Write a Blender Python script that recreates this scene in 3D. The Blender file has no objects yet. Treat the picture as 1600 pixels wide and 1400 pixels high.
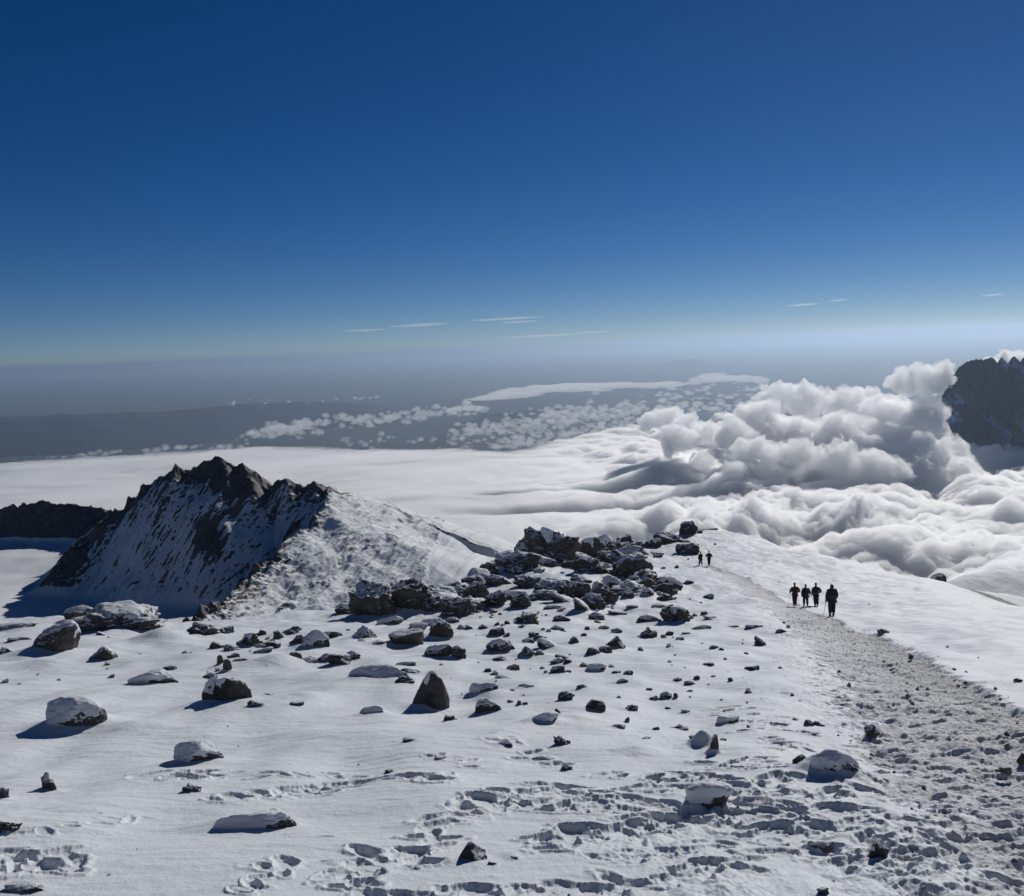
import bpy, bmesh, math, time
import numpy as np
from mathutils import Vector, Matrix
T0 = time.time()
SC = bpy.context.scene
COL = SC.collection

# ------------------------------------------------------------------ camera
F = 1386.0                       # focal length in pixels of the 1600 px wide photograph
PITCH = math.atan(155 / F)
ROLL = math.atan(0.044)
cam = bpy.data.cameras.new('camera')
cam.sensor_width = 36
cam.lens = 36 * F / 1600
cam.clip_start = 0.1
cam.clip_end = 900000
camo = bpy.data.objects.new('camera', cam)
COL.objects.link(camo)
camo.rotation_mode = 'QUATERNION'
camo.location = (0, 0, 0)        # eye height is z = 0; the snow is 1.7 m below
camo.rotation_quaternion = (Matrix.Rotation(math.pi / 2 - PITCH, 4, 'X') @ Matrix.Rotation(-ROLL, 4, 'Z')).to_quaternion()
SC.camera = camo

# ------------------------------------------------------------------ light
SUN_AZ = math.radians(32)        # from the view direction towards the right
SUN_EL = math.radians(30)
sv = Vector((math.sin(SUN_AZ) * math.cos(SUN_EL), math.cos(SUN_AZ) * math.cos(SUN_EL), math.sin(SUN_EL)))
sun = bpy.data.lights.new('sun', 'SUN')
sun.energy = 4.35
sun.angle = math.radians(0.5)
sun.color = (1.0, 0.975, 0.925)
suno = bpy.data.objects.new('sun', sun)
COL.objects.link(suno)
suno.rotation_mode = 'QUATERNION'
suno.rotation_quaternion = sv.to_track_quat('Z', 'Y')

world = bpy.data.worlds.new('World')
SC.world = world
world.use_nodes = True
wn = world.node_tree
sky = wn.nodes.new('ShaderNodeTexSky')
sky.sky_type = 'NISHITA'
sky.sun_disc = False
sky.sun_elevation = SUN_EL
sky.sun_rotation = SUN_AZ
sky.altitude = 5800
sky.air_density = 1.0
sky.dust_density = 0.25
sky.ozone_density = 2.5
bg = wn.nodes['Background']
bg.inputs[1].default_value = 0.052
hs = wn.nodes.new('ShaderNodeHueSaturation')
hs.inputs['Hue'].default_value = 0.508
hs.inputs['Saturation'].default_value = 1.36
wn.links.new(sky.outputs[0], hs.inputs['Color'])
wn.links.new(hs.outputs[0], bg.inputs[0])

SC.view_settings.view_transform = 'Standard'
SC.view_settings.look = 'None'
SC.view_settings.exposure = -0.35
SC.view_settings.gamma = 1.0
SC.cycles.max_bounces = 26
SC.cycles.diffuse_bounces = 3
SC.cycles.volume_bounces = 24
SC.cycles.transparent_max_bounces = 12

# ------------------------------------------------------------------ helpers
def pix(u, v):
    """direction of a photograph pixel as (x/y, z/y) of the level world"""
    x = (u - 800) / F; y = -(v - 700) / F
    c, s = math.cos(ROLL), math.sin(ROLL)
    xr = c * x + s * y; yu = -s * x + c * y
    cp, sp = math.cos(PITCH), math.sin(PITCH)
    fy = cp + yu * sp
    return xr / fy, (-sp + yu * cp) / fy

def at(u, v, y):
    a, e = pix(u, v)
    return np.array((a * y, y, e * y))

RS = np.random.RandomState(7)
PERM = RS.permutation(256)
PERM = np.concatenate([PERM, PERM, PERM])
G2 = np.stack([np.cos(np.arange(256) / 256 * 2 * np.pi), np.sin(np.arange(256) / 256 * 2 * np.pi)], 1)
G3 = RS.normal(size=(256, 3)); G3 /= np.linalg.norm(G3, axis=1)[:, None]

def n2(x, y, seed=0):
    x = x + seed * 17.13; y = y + seed * 9.71
    xf = np.floor(x); yf = np.floor(y)
    xi = xf.astype(np.int64) & 255; yi = yf.astype(np.int64) & 255
    x = x - xf; y = y - yf
    u = x * x * x * (x * (x * 6 - 15) + 10); v = y * y * y * (y * (y * 6 - 15) + 10)
    def g(i, j, dx, dy):
        h = PERM[PERM[xi + i] + yi + j]
        return G2[h, 0] * dx + G2[h, 1] * dy
    a = g(0, 0, x, y); b = g(1, 0, x - 1, y); c = g(0, 1, x, y - 1); d = g(1, 1, x - 1, y - 1)
    return (a + u * (b - a) + v * ((c + u * (d - c)) - (a + u * (b - a)))) * 1.4

def n3(p, seed=0):
    p = p + np.array((seed * 13.7, seed * 7.3, seed * 5.1))
    pf = np.floor(p); pi = pf.astype(np.int64) & 255; q = p - pf
    w = q * q * q * (q * (q * 6 - 15) + 10)
    def g(i, j, k):
        h = PERM[PERM[PERM[pi[:, 0] + i] + pi[:, 1] + j] + pi[:, 2] + k]
        G = G3[h]
        return G[:, 0] * (q[:, 0] - i) + G[:, 1] * (q[:, 1] - j) + G[:, 2] * (q[:, 2] - k)
    def L(a, b, t): return a + t * (b - a)
    return 1.5 * L(L(L(g(0, 0, 0), g(1, 0, 0), w[:, 0]), L(g(0, 1, 0), g(1, 1, 0), w[:, 0]), w[:, 1]),
                   L(L(g(0, 0, 1), g(1, 0, 1), w[:, 0]), L(g(0, 1, 1), g(1, 1, 1), w[:, 0]), w[:, 1]), w[:, 2])

def fbm2(x, y, o=4, seed=0, gain=0.5):
    t = 0; a = 1; f = 1
    for k in range(o):
        t = t + a * n2(x * f, y * f, seed + k * 3); a *= gain; f *= 2.03
    return t

def ridged2(x, y, o=4, seed=0, gain=0.5):
    t = 0; a = 1; f = 1
    for k in range(o):
        t = t + a * (1 - 2 * np.abs(n2(x * f, y * f, seed + k * 3))); a *= gain; f *= 2.03
    return t

def fbm3(p, o=4, seed=0, gain=0.5):
    t = 0; a = 1; f = 1
    for k in range(o):
        t = t + a * n3(p * f, seed + k * 3); a *= gain; f *= 2.03
    return t

def bil3(p, o=4, seed=0, gain=0.5):
    """puffy noise: round bumps with sharp creases between"""
    t = 0; a = 1; f = 1
    for k in range(o):
        t = t + a * (2 * np.abs(n3(p * f, seed + k * 3)) - 0.5); a *= gain; f *= 2.1
    return t

def ss(x, a, b):
    t = np.clip((x - a) / (b - a), 0, 1)
    return t * t * (3 - 2 * t)

def mesh_obj(name, V, faces, mats, parent=None, smooth=True, attrs=None, matidx=None):
    me = bpy.data.meshes.new(name)
    V = np.asarray(V, np.float32); faces = np.asarray(faces, np.int32)
    n, k = faces.shape
    me.vertices.add(len(V)); me.vertices.foreach_set('co', V.ravel())
    me.loops.add(n * k); me.loops.foreach_set('vertex_index', faces.ravel())
    me.polygons.add(n); me.polygons.foreach_set('loop_start', np.arange(n, dtype=np.int32) * k)
    me.update(calc_edges=True)
    me.polygons.foreach_set('use_smooth', np.full(n, smooth))
    if matidx is not None: me.polygons.foreach_set('material_index', matidx.astype(np.int32))
    for an, av in (attrs or {}).items():
        at_ = me.attributes.new(an, 'FLOAT', 'POINT'); at_.data.foreach_set('value', np.asarray(av, np.float32))
    for m in (mats if isinstance(mats, (list, tuple)) else [mats]): me.materials.append(m)
    o = bpy.data.objects.new(name, me); COL.objects.link(o)
    if parent: o.parent = parent
    return o

def grid_faces(nr, nc, keep=None):
    i = np.arange(nr * nc).reshape(nr, nc)
    f = np.stack([i[:-1, :-1], i[:-1, 1:], i[1:, 1:], i[1:, :-1]], -1).reshape(-1, 4)
    return f if keep is None else f[keep]

def compact(V, f, attrs):
    u, inv = np.unique(f, return_inverse=True)
    return V[u], inv.reshape(f.shape), {k: a[u] for k, a in attrs.items()}

def tag(o, label=None, cat=None, group=None, kind=None):
    if label: o['label'] = label
    if cat: o['category'] = cat
    if group: o['group'] = group
    if kind: o['kind'] = kind
    return o

# ------------------------------------------------------------------ materials
def newmat(name):
    m = bpy.data.materials.new(name); m.use_nodes = True
    nt = m.node_tree
    return m, nt, nt.nodes['Principled BSDF']

def N(nt, typ, **kw):
    n = nt.nodes.new(typ)
    for k, v in kw.items(): setattr(n, k, v)
    return n

def noise(nt, scale, detail=4, rough=0.55, coord='Object'):
    tc = N(nt, 'ShaderNodeTexCoord')
    t = N(nt, 'ShaderNodeTexNoise'); t.inputs['Scale'].default_value = scale
    t.inputs['Detail'].default_value = detail; t.inputs['Roughness'].default_value = rough
    nt.links.new(tc.outputs[coord], t.inputs['Vector'])
    return t

def mix(nt, fac, a, b):
    m = N(nt, 'ShaderNodeMix', data_type='RGBA')
    for i, x in ((0, fac), (6, a), (7, b)):
        if hasattr(x, 'is_output'): nt.links.new(x, m.inputs[i])
        elif i == 0: m.inputs[0].default_value = x
        else: m.inputs[i].default_value = (*x, 1)
    return m.outputs[2]

def mathn(nt, op, a, b=None, c=None, clamp=False):
    m = N(nt, 'ShaderNodeMath', operation=op, use_clamp=clamp)
    for i, x in enumerate((a, b, c)):
        if x is None: continue
        if hasattr(x, 'is_output'): nt.links.new(x, m.inputs[i])
        else: m.inputs[i].default_value = x
    return m.outputs[0]

def rng(nt, x, a, b, c=0.0, d=1.0):
    m = N(nt, 'ShaderNodeMapRange', interpolation_type='SMOOTHSTEP')
    nt.links.new(x, m.inputs[0])
    for i, v in zip((1, 2, 3, 4), (a, b, c, d)): m.inputs[i].default_value = v
    return m.outputs[0]

def bump(nt, h, dist, strength=1.0, normal=None):
    b = N(nt, 'ShaderNodeBump'); b.inputs['Distance'].default_value = dist; b.inputs['Strength'].default_value = strength
    nt.links.new(h, b.inputs['Height'])
    if normal: nt.links.new(normal, b.inputs['Normal'])
    return b.outputs[0]

SNOW = (0.61, 0.63, 0.65)
def mat_snow():
    m, nt, p = newmat('snow')
    c = noise(nt, 0.35, 4)
    col = mix(nt, rng(nt, c.outputs[0], .35, .65), (0.575, 0.60, 0.64), (0.62, 0.64, 0.675))
    nt.links.new(col, p.inputs['Base Color'])
    p.inputs['Roughness'].default_value = 0.62
    p.inputs['Specular IOR Level'].default_value = 0.25
    h1 = noise(nt, 9, 6, .62); h2 = noise(nt, 60, 3, .6)
    b = bump(nt, h1.outputs[0], .03, .55)
    nt.links.new(bump(nt, h2.outputs[0], .006, .5, b), p.inputs['Normal'])
    return m

def mat_path():
    m, nt, p = newmat('trodden_snow')
    c = noise(nt, 2.2, 6, .65); c2 = noise(nt, 14, 5, .7)
    f = mathn(nt, 'ADD', mathn(nt, 'MULTIPLY', c.outputs[0], .6), mathn(nt, 'MULTIPLY', c2.outputs[0], .5))
    at_ = N(nt, 'ShaderNodeAttribute', attribute_name='dirt')
    f = mathn(nt, 'ADD', f, mathn(nt, 'MULTIPLY', at_.outputs['Fac'], .42))
    d = rng(nt, f, .62, 1.12)
    col = mix(nt, d, (0.59, 0.605, 0.635), (0.38, 0.375, 0.375))
    d2 = rng(nt, mathn(nt, 'MULTIPLY', noise(nt, 25, 4, .7).outputs[0], at_.outputs['Fac']), .54, .68)
    col = mix(nt, d2, col, (0.15, 0.135, 0.12))
    nt.links.new(col, p.inputs['Base Color'])
    p.inputs['Roughness'].default_value = 0.8
    b = bump(nt, noise(nt, 7, 7, .7).outputs[0], .07, .7)
    nt.links.new(bump(nt, noise(nt, 45, 3, .6).outputs[0], .01, .7, b), p.inputs['Normal'])
    return m

def rock_color(nt, sc=1.0):
    c = noise(nt, 2.0 * sc, 6, .65); c2 = noise(nt, 11 * sc, 4, .7)
    col = mix(nt, rng(nt, c.outputs[0], .3, .7), (0.036, 0.035, 0.037), (0.105, 0.098, 0.093))
    col = mix(nt, rng(nt, c2.outputs[0], .45, .75), col, (0.11, 0.10, 0.095))
    return col

def mat_rock(name='dark_rock', dust=0.5, sc=1.0):
    """dark volcanic rock; rime and blown snow lie in its up-facing hollows"""
    m, nt, p = newmat(name)
    col = rock_color(nt, sc)
    g = N(nt, 'ShaderNodeNewGeometry'); s = N(nt, 'ShaderNodeSeparateXYZ')
    nt.links.new(g.outputs['Normal'], s.inputs[0])
    nn = noise(nt, 3.5 * sc, 6, .7)
    f = mathn(nt, 'ADD', s.outputs[2], mathn(nt, 'MULTIPLY', mathn(nt, 'SUBTRACT', nn.outputs[0], .5), 1.6))
    d = rng(nt, f, 1.0 - dust, 1.15 - dust)
    col = mix(nt, d, col, SNOW)
    nt.links.new(col, p.inputs['Base Color'])
    p.inputs['Roughness'].default_value = 0.85
    p.inputs['Specular IOR Level'].default_value = 0.3
    b = bump(nt, noise(nt, 4 * sc, 8, .7).outputs[0], .12 / sc, .8)
    nt.links.new(b, p.inputs['Normal'])
    return m

def mat_mountain():
    m, nt, p = newmat('snowy_mountain')
    col = rock_color(nt, .12)
    at_ = N(nt, 'ShaderNodeAttribute', attribute_name='rock')
    nn = noise(nt, .35, 7, .7)
    f = mathn(nt, 'ADD', at_.outputs['Fac'], mathn(nt, 'MULTIPLY', mathn(nt, 'SUBTRACT', nn.outputs[0], .5), 1.1))
    d = rng(nt, f, .46, .56)
    nt.links.new(mix(nt, d, SNOW, col), p.inputs['Base Color'])
    p.inputs['Roughness'].default_value = .75
    nt.links.new(bump(nt, noise(nt, .5, 7, .6).outputs[0], .7, .35), p.inputs['Normal'])
    return m

M_SNOW = mat_snow(); M_PATH = mat_path()
M_ROCK = mat_rock('dark_rock', .44); M_DUST = mat_rock('rimed_rock', .52); M_SMALL = mat_rock('stone', .44, 5.0)
M_MTN = mat_mountain()

def simple(name, col, rough=.8, nscale=20, var=.25):
    m, nt, p = newmat(name)
    c = noise(nt, nscale, 4)
    nt.links.new(mix(nt, rng(nt, c.outputs[0], .3, .7), tuple(x * (1 - var) for x in col), tuple(min(1, x * (1 + var)) for x in col)), p.inputs['Base Color'])
    p.inputs['Roughness'].default_value = rough
    return m

# ------------------------------------------------------------------ near ridge: base height
TA = np.array([-.9, -.6, -.3, -.1, .02, .2, .25, .36, .48, .6, .9])
TY = np.array([1.5, 10, 25, 48, 70, 100, 130, 170])
TS = np.array([
    [.255, .255, .255, .255, .255, .255, .255, .255],
    [.262, .260, .258, .257, .255, .255, .255, .255],
    [.272, .265, .260, .262, .262, .262, .262, .262],
    [.282, .270, .266, .265, .260, .258, .258, .258],
    [.287, .272, .268, .262, .248, .228, .225, .225],
    [.290, .280, .278, .272, .262, .247, .232, .203],
    [.290, .283, .280, .278, .266, .250, .235, .205],
    [.292, .290, .290, .289, .284, .262, .237, .237],
    [.292, .290, .292, .292, .285, .272, .270, .270],
    [.292, .292, .293, .300, .305, .312, .315, .315],
    [.295, .297, .300, .310, .320, .330, .330, .330]])
YC = np.array([60, 60, 48, 62, 98, 168, 168, 130, 110, 90, 80.])

def pchip_like(x, xs, ys):
    """smooth monotone-ish 1D interpolation"""
    i = np.clip(np.searchsorted(xs, x) - 1, 0, len(xs) - 2)
    t = np.clip((x - xs[i]) / (xs[i + 1] - xs[i]), 0, 1)
    t = t + .35 * (t * t * (3 - 2 * t) - t)
    return i, t

_fa = np.linspace(-.9, .9, 241); _fy = np.linspace(math.log(1.5), math.log(170), 161)
def _smooth_tables():
    i, t = pchip_like(_fa, TA, None); j, w = pchip_like(_fy, np.log(TY), None)
    I, J = i[:, None], j[None]; t_ = t[:, None]; w_ = w[None]
    S = (TS[I, J] * (1 - t_) + TS[I + 1, J] * t_) * (1 - w_) + (TS[I, J + 1] * (1 - t_) + TS[I + 1, J + 1] * t_) * w_
    C = YC[i] * (1 - t) + YC[i + 1] * t
    def blur(M, n, ax):
        k = np.exp(-np.linspace(-2, 2, 2 * n + 1) ** 2); k /= k.sum()
        return np.apply_along_axis(lambda r: np.convolve(np.pad(r, n, mode='edge'), k, 'valid'), ax, M)
    return blur(blur(S, 6, 0), 7, 1), blur(C, 7, 0)
_S, _C = _smooth_tables()

def H0(x, y):
    x = np.asarray(x, float); y = np.asarray(y, float)
    y1 = np.maximum(y, 1.5)
    p = (np.clip(x / y1, -.9, .9) + .9) / 1.8 * 240; q = (np.log(np.clip(y1, 1.5, 170)) - _fy[0]) / (_fy[-1] - _fy[0]) * 160
    i = np.clip(p.astype(int), 0, 239); j = np.clip(q.astype(int), 0, 159); t = p - i; w = q - j
    s = (_S[i, j] * (1 - t) + _S[i + 1, j] * t) * (1 - w) + (_S[i, j + 1] * (1 - t) + _S[i + 1, j + 1] * t) * w
    yc = _C[i] * (1 - t) + _C[i + 1] * t
    z = -1.7 - s * y
    d = np.maximum(y - yc, 0)
    z = z - .55 * d * d / (d + .12 * yc)
    und = .14 * fbm2(x / 2.6, y / 3.4, 3, 4) * ss(y, 2, 8) + .35 * fbm2(x / 11, y / 13, 3, 9) * ss(y, 12, 40)
    return z + und

def cast(u, v, ymin=2.5, ymax=175.):
    a, e = pix(u, v)
    ys = np.exp(np.linspace(math.log(ymin), math.log(ymax), 1500))
    h = H0(a * ys, ys)
    hit = np.nonzero(h >= e * ys)[0]
    if not len(hit):
        k = np.argmax(h / ys - e)      # ray passes just over the crest: stand it on the crest
        y = ys[k]
    else: y = ys[hit[0]]
    return np.array((a * y, y, float(H0(np.array([a * y]), np.array([y]))[0])))

# ------------------------------------------------------------------ path
# right/upper and left/lower edges of the trodden path, as points of the photograph
PR = [(1112, 884), (1150, 897), (1200, 920), (1250, 946), (1310, 968), (1400, 1005), (1500, 1058), (1600, 1108), (1700, 1165), (1900, 1290)]
PL = [(1106, 888), (1138, 908), (1180, 935), (1215, 965), (1245, 1000), (1285, 1050), (1320, 1110), (1345, 1190), (1370, 1290), (1400, 1400)]
RP = np.array([cast(*p)[:2] for p in PR]); LP = np.array([cast(*p)[:2] for p in PL])
RP[-1] = (RP[-2][0] + .4, 1.5); LP = np.vstack([LP, [LP[-1][0] - .3, 1.5]])

def path_mask(x, y):
    xr = np.interp(y, RP[::-1, 1], RP[::-1, 0]); xl = np.interp(y, LP[::-1, 1], LP[::-1, 0])
    w = np.maximum(xr - xl, .3)
    t = (x - xl) / w
    top = RP[0, 1]
    n = .22 * n2(x * 1.4, y * 1.1, 31) + .10 * n2(x * 5, y * 4, 32)
    m = ss(t + n, -.10, .30) * (1 - ss(t + n * .35, .93, 1.03)) * (1 - ss(y, top - 1, top + 5))
    return m, t, w

# ------------------------------------------------------------------ rocks: (u, v_base, w, h, style, label)   sizes in photograph pixels
# styles: d dome under snow, b block, p pointed, s slab, c crag (bare dark rock), m snow mound with a bare end
ROCKS = [
 (188, 988, 168, 56, 'c', 'broad dark outcrop with a snow roof at the left edge of the snowfield'),
 (126, 974, 44, 22, 'b', 'small dark block against the left end of the broad dark outcrop'),
 (84, 1026, 82, 46, 'b', 'snow plastered boulder just below the broad dark outcrop at far left'),
 (160, 1034, 46, 24, 'b', 'low rock between the snow plastered boulder and the hooded boulder'),
 (243, 1072, 74, 28, 'd', 'hooded boulder under smooth snow with a dark right end'),
 (356, 1106, 78, 48, 'b', 'squat dark square boulder with a thin snow top left of centre'),
 (400, 1108, 30, 14, 'c', 'small dark stone touching the right foot of the squat square boulder'),
 (120, 1146, 92, 50, 'd', 'large snow dome boulder with bare rock only at its right end'),
 (318, 994, 52, 28, 'c', 'jagged dark rock on the skyline right of the broad outcrop'),
 (350, 992, 34, 14, 'c', ''), (25, 985, 60, 12, 's', ''), (30, 1003, 40, 8, 's', ''), (10, 1026, 26, 18, 'b', ''),
 (345, 1040, 12, 22, 'b', ''), (356, 1050, 14, 26, 'b', ''), (330, 1062, 24, 12, 'c', ''),
 (312, 1195, 80, 38, 'd', 'loaf shaped snow covered boulder with dark ends above the row of footprints'),
 (78, 1238, 26, 36, 'c', 'upright black rock standing alone near the left border'),
 (5, 1250, 20, 28, 'c', 'black rock cut by the left border of the view'),
 (300, 1240, 32, 18, 'c', 'small dark rock beside the footprints below the loaf shaped boulder'),
 (12, 1302, 44, 22, 'c', 'ragged dark rock in disturbed snow at the lower left border'),
 (402, 1304, 126, 34, 'm', 'long snow drift mound ending in a bare dark rock on its right'),
 (42, 1400, 70, 20, 's', 'thin dark ledge in the bottom left corner'),
 (492, 1016, 46, 30, 'd', 'rounded boulder with a long shadow on the skyline below the peak'),
 (400, 1012, 38, 14, 'c', ''), (412, 1022, 30, 12, 's', ''), (480, 1042, 36, 16, 'c', ''),
 (548, 1034, 34, 18, 'c', 'dark pyramid stone at the head of the smooth snow drift'),
 (592, 1064, 92, 24, 'm', 'smooth low snow drift with a dark shadowed front right of the skyline boulder'), (634, 1042, 34, 10, 's', ''), (642, 1056, 34, 12, 'c', ''), (632, 1070, 34, 16, 'c', ''),
 (450, 1040, 30, 10, 's', ''), (376, 1036, 28, 8, 's', ''), (520, 998, 30, 16, 'b', ''), (566, 1000, 44, 18, 'b', ''),
 (455, 992, 30, 14, 'c', ''), (435, 1000, 16, 18, 'c', ''), (590, 1010, 30, 10, 's', ''),
 (674, 1114, 60, 60, 'p', 'tall pointed boulder standing alone in the middle of the snowfield'),
 (704, 1128, 22, 14, 'c', ''),
 (420, 1092, 30, 10, 's', ''), (464, 1104, 24, 8, 's', ''), (580, 1118, 42, 14, 'm', ''), (645, 1160, 32, 8, 's', ''),
 (757, 1090, 46, 22, 'd', ''), (764, 1116, 44, 24, 'b', 'wedge shaped rock right of the tall pointed boulder'), (775, 1076, 16, 9, 'c', ''), (786, 1062, 26, 8, 's', ''),
 (820, 1076, 30, 8, 's', ''), (810, 1104, 10, 12, 'c', ''),
 (686, 1030, 44, 24, 'b', 'pale slanted block below the lower rock cluster'), (716, 1032, 26, 26, 'c', ''),
 (780, 1022, 40, 22, 'b', ''), (796, 1020, 26, 24, 'p', ''), (822, 1028, 28, 20, 'p', 'small dark pyramid rock between the twin blocks and the slanted slab'), (782, 1034, 28, 10, 's', ''),
 (862, 1018, 44, 16, 's', 'long slanted slab sloping down to the right'), (880, 1032, 26, 12, 's', ''), (845, 1002, 26, 10, 'c', ''),
 (636, 1012, 56, 28, 'b', ''), (690, 1000, 40, 30, 'b', 'leaning pale block at the foot of the lower rock cluster'), (655, 985, 30, 12, 's', ''),
 (824, 976, 30, 14, 'c', ''), (878, 972, 22, 9, 'c', ''), (869, 986, 24, 11, 'b', ''), (895, 1006, 20, 14, 'p', ''), (913, 994, 11, 6, 'c', ''),
 (755, 984, 18, 10, 'c', ''), (778, 978, 11, 8, 'c', ''), (793, 976, 10, 7, 'c', ''), (807, 972, 10, 7, 'c', ''), (730, 984, 22, 9, 'b', ''),
 (932, 1049, 32, 15, 'd', ''), (960, 1014, 34, 18, 'p', 'lone dark pyramid rock right of the slanted slab'),
 (929, 1112, 34, 18, 'p', 'dark angular rock in open snow below the lone pyramid'),
 (848, 1132, 50, 20, 'd', 'snow filled boulder with a small upright stone at its right'), (872, 1122, 14, 20, 'b', ''),
 (880, 1168, 30, 16, 'c', ''), (790, 1170, 26, 14, 's', ''), (886, 1206, 24, 16, 'c', ''), (846, 1190, 40, 8, 's', ''),
 (962, 1054, 18, 8, 's', ''), (981, 1056, 18, 10, 'c', ''),
 (1058, 1066, 16, 8, 'c', ''), (1077, 1072, 18, 10, 'c', ''), (1089, 1063, 10, 9, 'c', ''), (1115, 1059, 9, 4, 's', ''), (1142, 1066, 9, 9, 'c', ''),
 (1022, 1095, 18, 9, 'c', ''), (1041, 1094, 22, 14, 'c', ''), (1056, 1093, 8, 12, 's', ''), (1078, 1081, 10, 4, 's', ''),
 (1138, 1131, 34, 13, 'd', 'flat triangular rock alone in clean snow left of the path'),
 (1062, 1142, 28, 10, 'c', ''), (1116, 1180, 16, 40, 's', ''), (1088, 1158, 24, 14, 'c', 'rock at the head of a hollow snow drift in the centre right'),
 (987, 1112, 22, 12, 'c', ''), (967, 1140, 22, 10, 's', ''), (1024, 1142, 14, 8, 's', ''), (1072, 1116, 16, 7, 's', ''), (980, 1130, 8, 12, 's', ''),
 (1130, 1158, 12, 5, 's', ''), (1010, 1156, 14, 5, 's', ''),
 (1095, 985, 34, 8, 's', ''), (1178, 984, 30, 10, 's', ''), (1190, 1010, 22, 16, 'c', ''), (1220, 990, 18, 8, 'c', ''), (1072, 992, 14, 5, 's', ''),
 (1056, 976, 40, 24, 'c', 'ragged dark rock in the band of rocks left of the path'), (1012, 974, 34, 12, 'b', ''), (1030, 974, 12, 8, 'c', ''), (965, 964, 30, 10, 's', ''), (988, 952, 20, 6, 's', ''), (1110, 970, 22, 8, 's', ''), (932, 970, 24, 11, 'c', ''),
 (1030, 952, 24, 8, 's', ''), (1078, 968, 14, 8, 'b', ''), (1145, 982, 20, 5, 's', ''), (1062, 1002, 16, 7, 's', ''), (964, 990, 18, 9, 'c', ''), (944, 984, 18, 7, 's', ''), (1000, 996, 10, 4, 'c', ''),
 (1108, 1262, 74, 38, 'd', 'smooth rounded boulder with a dark rim in the churned snow'),
 (1250, 1197, 26, 26, 'b', 'dark square rock at the left end of the long snow capped boulder'),
 (1304, 1214, 80, 40, 'd', 'long snow capped boulder lying at the edge of the path'),
 (1332, 1216, 26, 26, 'c', 'dark knob at the right end of the long snow capped boulder'),
 (1362, 1150, 24, 22, 'c', 'round dark stone sitting in the trodden path'), (1262, 1136, 20, 13, 'c', ''), (1280, 1137, 20, 12, 'c', ''), (1272, 1151, 16, 7, 's', ''),
 (1370, 1341, 34, 28, 'b', 'grey block on the trodden path near the bottom'), (1284, 1326, 34, 10, 's', ''),
 (1568, 1207, 30, 10, 'c', 'flat black stone in the path near the right border'), (1598, 1190, 18, 18, 'c', 'dark stone cut by the right border'),
 (1286, 1400, 20, 16, 'c', ''), (736, 1350, 54, 28, 'p', 'tent shaped dark rock at the bottom centre'), (770, 1354, 18, 9, 'c', ''), (514, 1350, 32, 6, 's', ''), (652, 1360, 14, 6, 'c', ''),
 (805, 1345, 16, 8, 's', ''), (687, 1188, 20, 7, 'c', ''), (608, 1209, 16, 8, 'c', ''), (512, 1312, 34, 6, 's', ''),
 (1380, 990, 18, 9, 'c', 'dark stone on the smooth slope right of the walkers'), (1590, 1067, 14, 8, 'c', 'dark stone on the smooth slope at the right border'),
 (1107, 936, 18, 9, 'p', 'small dark triangular rock in open snow below the far walkers'),
 (1042, 852, 14, 8, 's', ''), (1003, 876, 20, 6, 's', ''), (1117, 852, 5, 4, 'c', ''), (1075, 856, 5, 4, 'c', ''),
 # upper middle cluster
 (1006, 920, 60, 26, 'c', 'dark overhanging block in the rock group below the skyline'), (982, 934, 60, 20, 'c', ''), (1046, 926, 44, 22, 'b', ''), (1024, 934, 24, 10, 's', ''), (962, 916, 26, 12, 'b', ''),
 (910, 940, 50, 26, 'b', 'wedge block with a bright snow face right of the rock cluster'), (926, 942, 18, 14, 'c', ''), (880, 944, 56, 14, 's', ''), (868, 924, 60, 16, 'c', ''), (826, 920, 40, 16, 'c', ''), (796, 934, 50, 12, 's', ''), (866, 952, 40, 8, 's', ''), (778, 918, 44, 18, 'b', ''), (912, 958, 30, 18, 's', ''),
 (764, 902, 26, 28, 'c', 'dark round boulder at the foot of the great tower outcrop'), (740, 888, 44, 20, 'c', ''), (800, 884, 44, 22, 'b', ''),
 # the tower outcrop
 (838, 866, 62, 54, 'c', 'great dark tower of rock that tops the skyline outcrop'), (866, 888, 74, 54, 'c', 'dark buttress in front of the great rock tower'), (905, 856, 80, 24, 's', 'long dark slab sloping right from the great rock tower'), (822, 898, 60, 30, 'c', ''), (890, 880, 70, 20, 's', ''), (930, 870, 50, 14, 's', ''),
 (945, 858, 44, 22, 'c', ''), (985, 856, 40, 14, 's', ''), (1020, 858, 30, 18, 'b', ''), (1039, 844, 18, 14, 'b', ''), (1076, 838, 30, 26, 'c', 'dark crag at the highest point of the skyline above the far walkers'), (1050, 852, 50, 16, 'c', ''), (1102, 825, 40, 5, 's', 'thin dark ledge of rock on the skyline above the far walkers'), (1093, 834, 10, 6, 'c', ''), (1028, 868, 20, 6, 's', ''), (960, 862, 30, 10, 's', ''),
 # lower cluster
 (584, 972, 58, 52, 'c', 'big dark boulder at the left end of the lower rock cluster'), (636, 968, 66, 52, 'c', 'tall dark boulder with layered snow in the lower rock cluster'), (690, 916, 50, 20, 'c', ''), (712, 936, 58, 22, 'c', 'flat topped dark block at the right of the lower rock cluster'), (668, 966, 70, 30, 'c', ''), (718, 966, 50, 28, 'c', ''), (610, 976, 40, 12, 'd', ''), (674, 978, 36, 12, 'd', ''), (654, 934, 50, 26, 'c', ''), (742, 930, 20, 10, 'b', ''), (706, 974, 30, 10, 's', ''),
]
_rc = np.random.RandomState(77)
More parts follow.
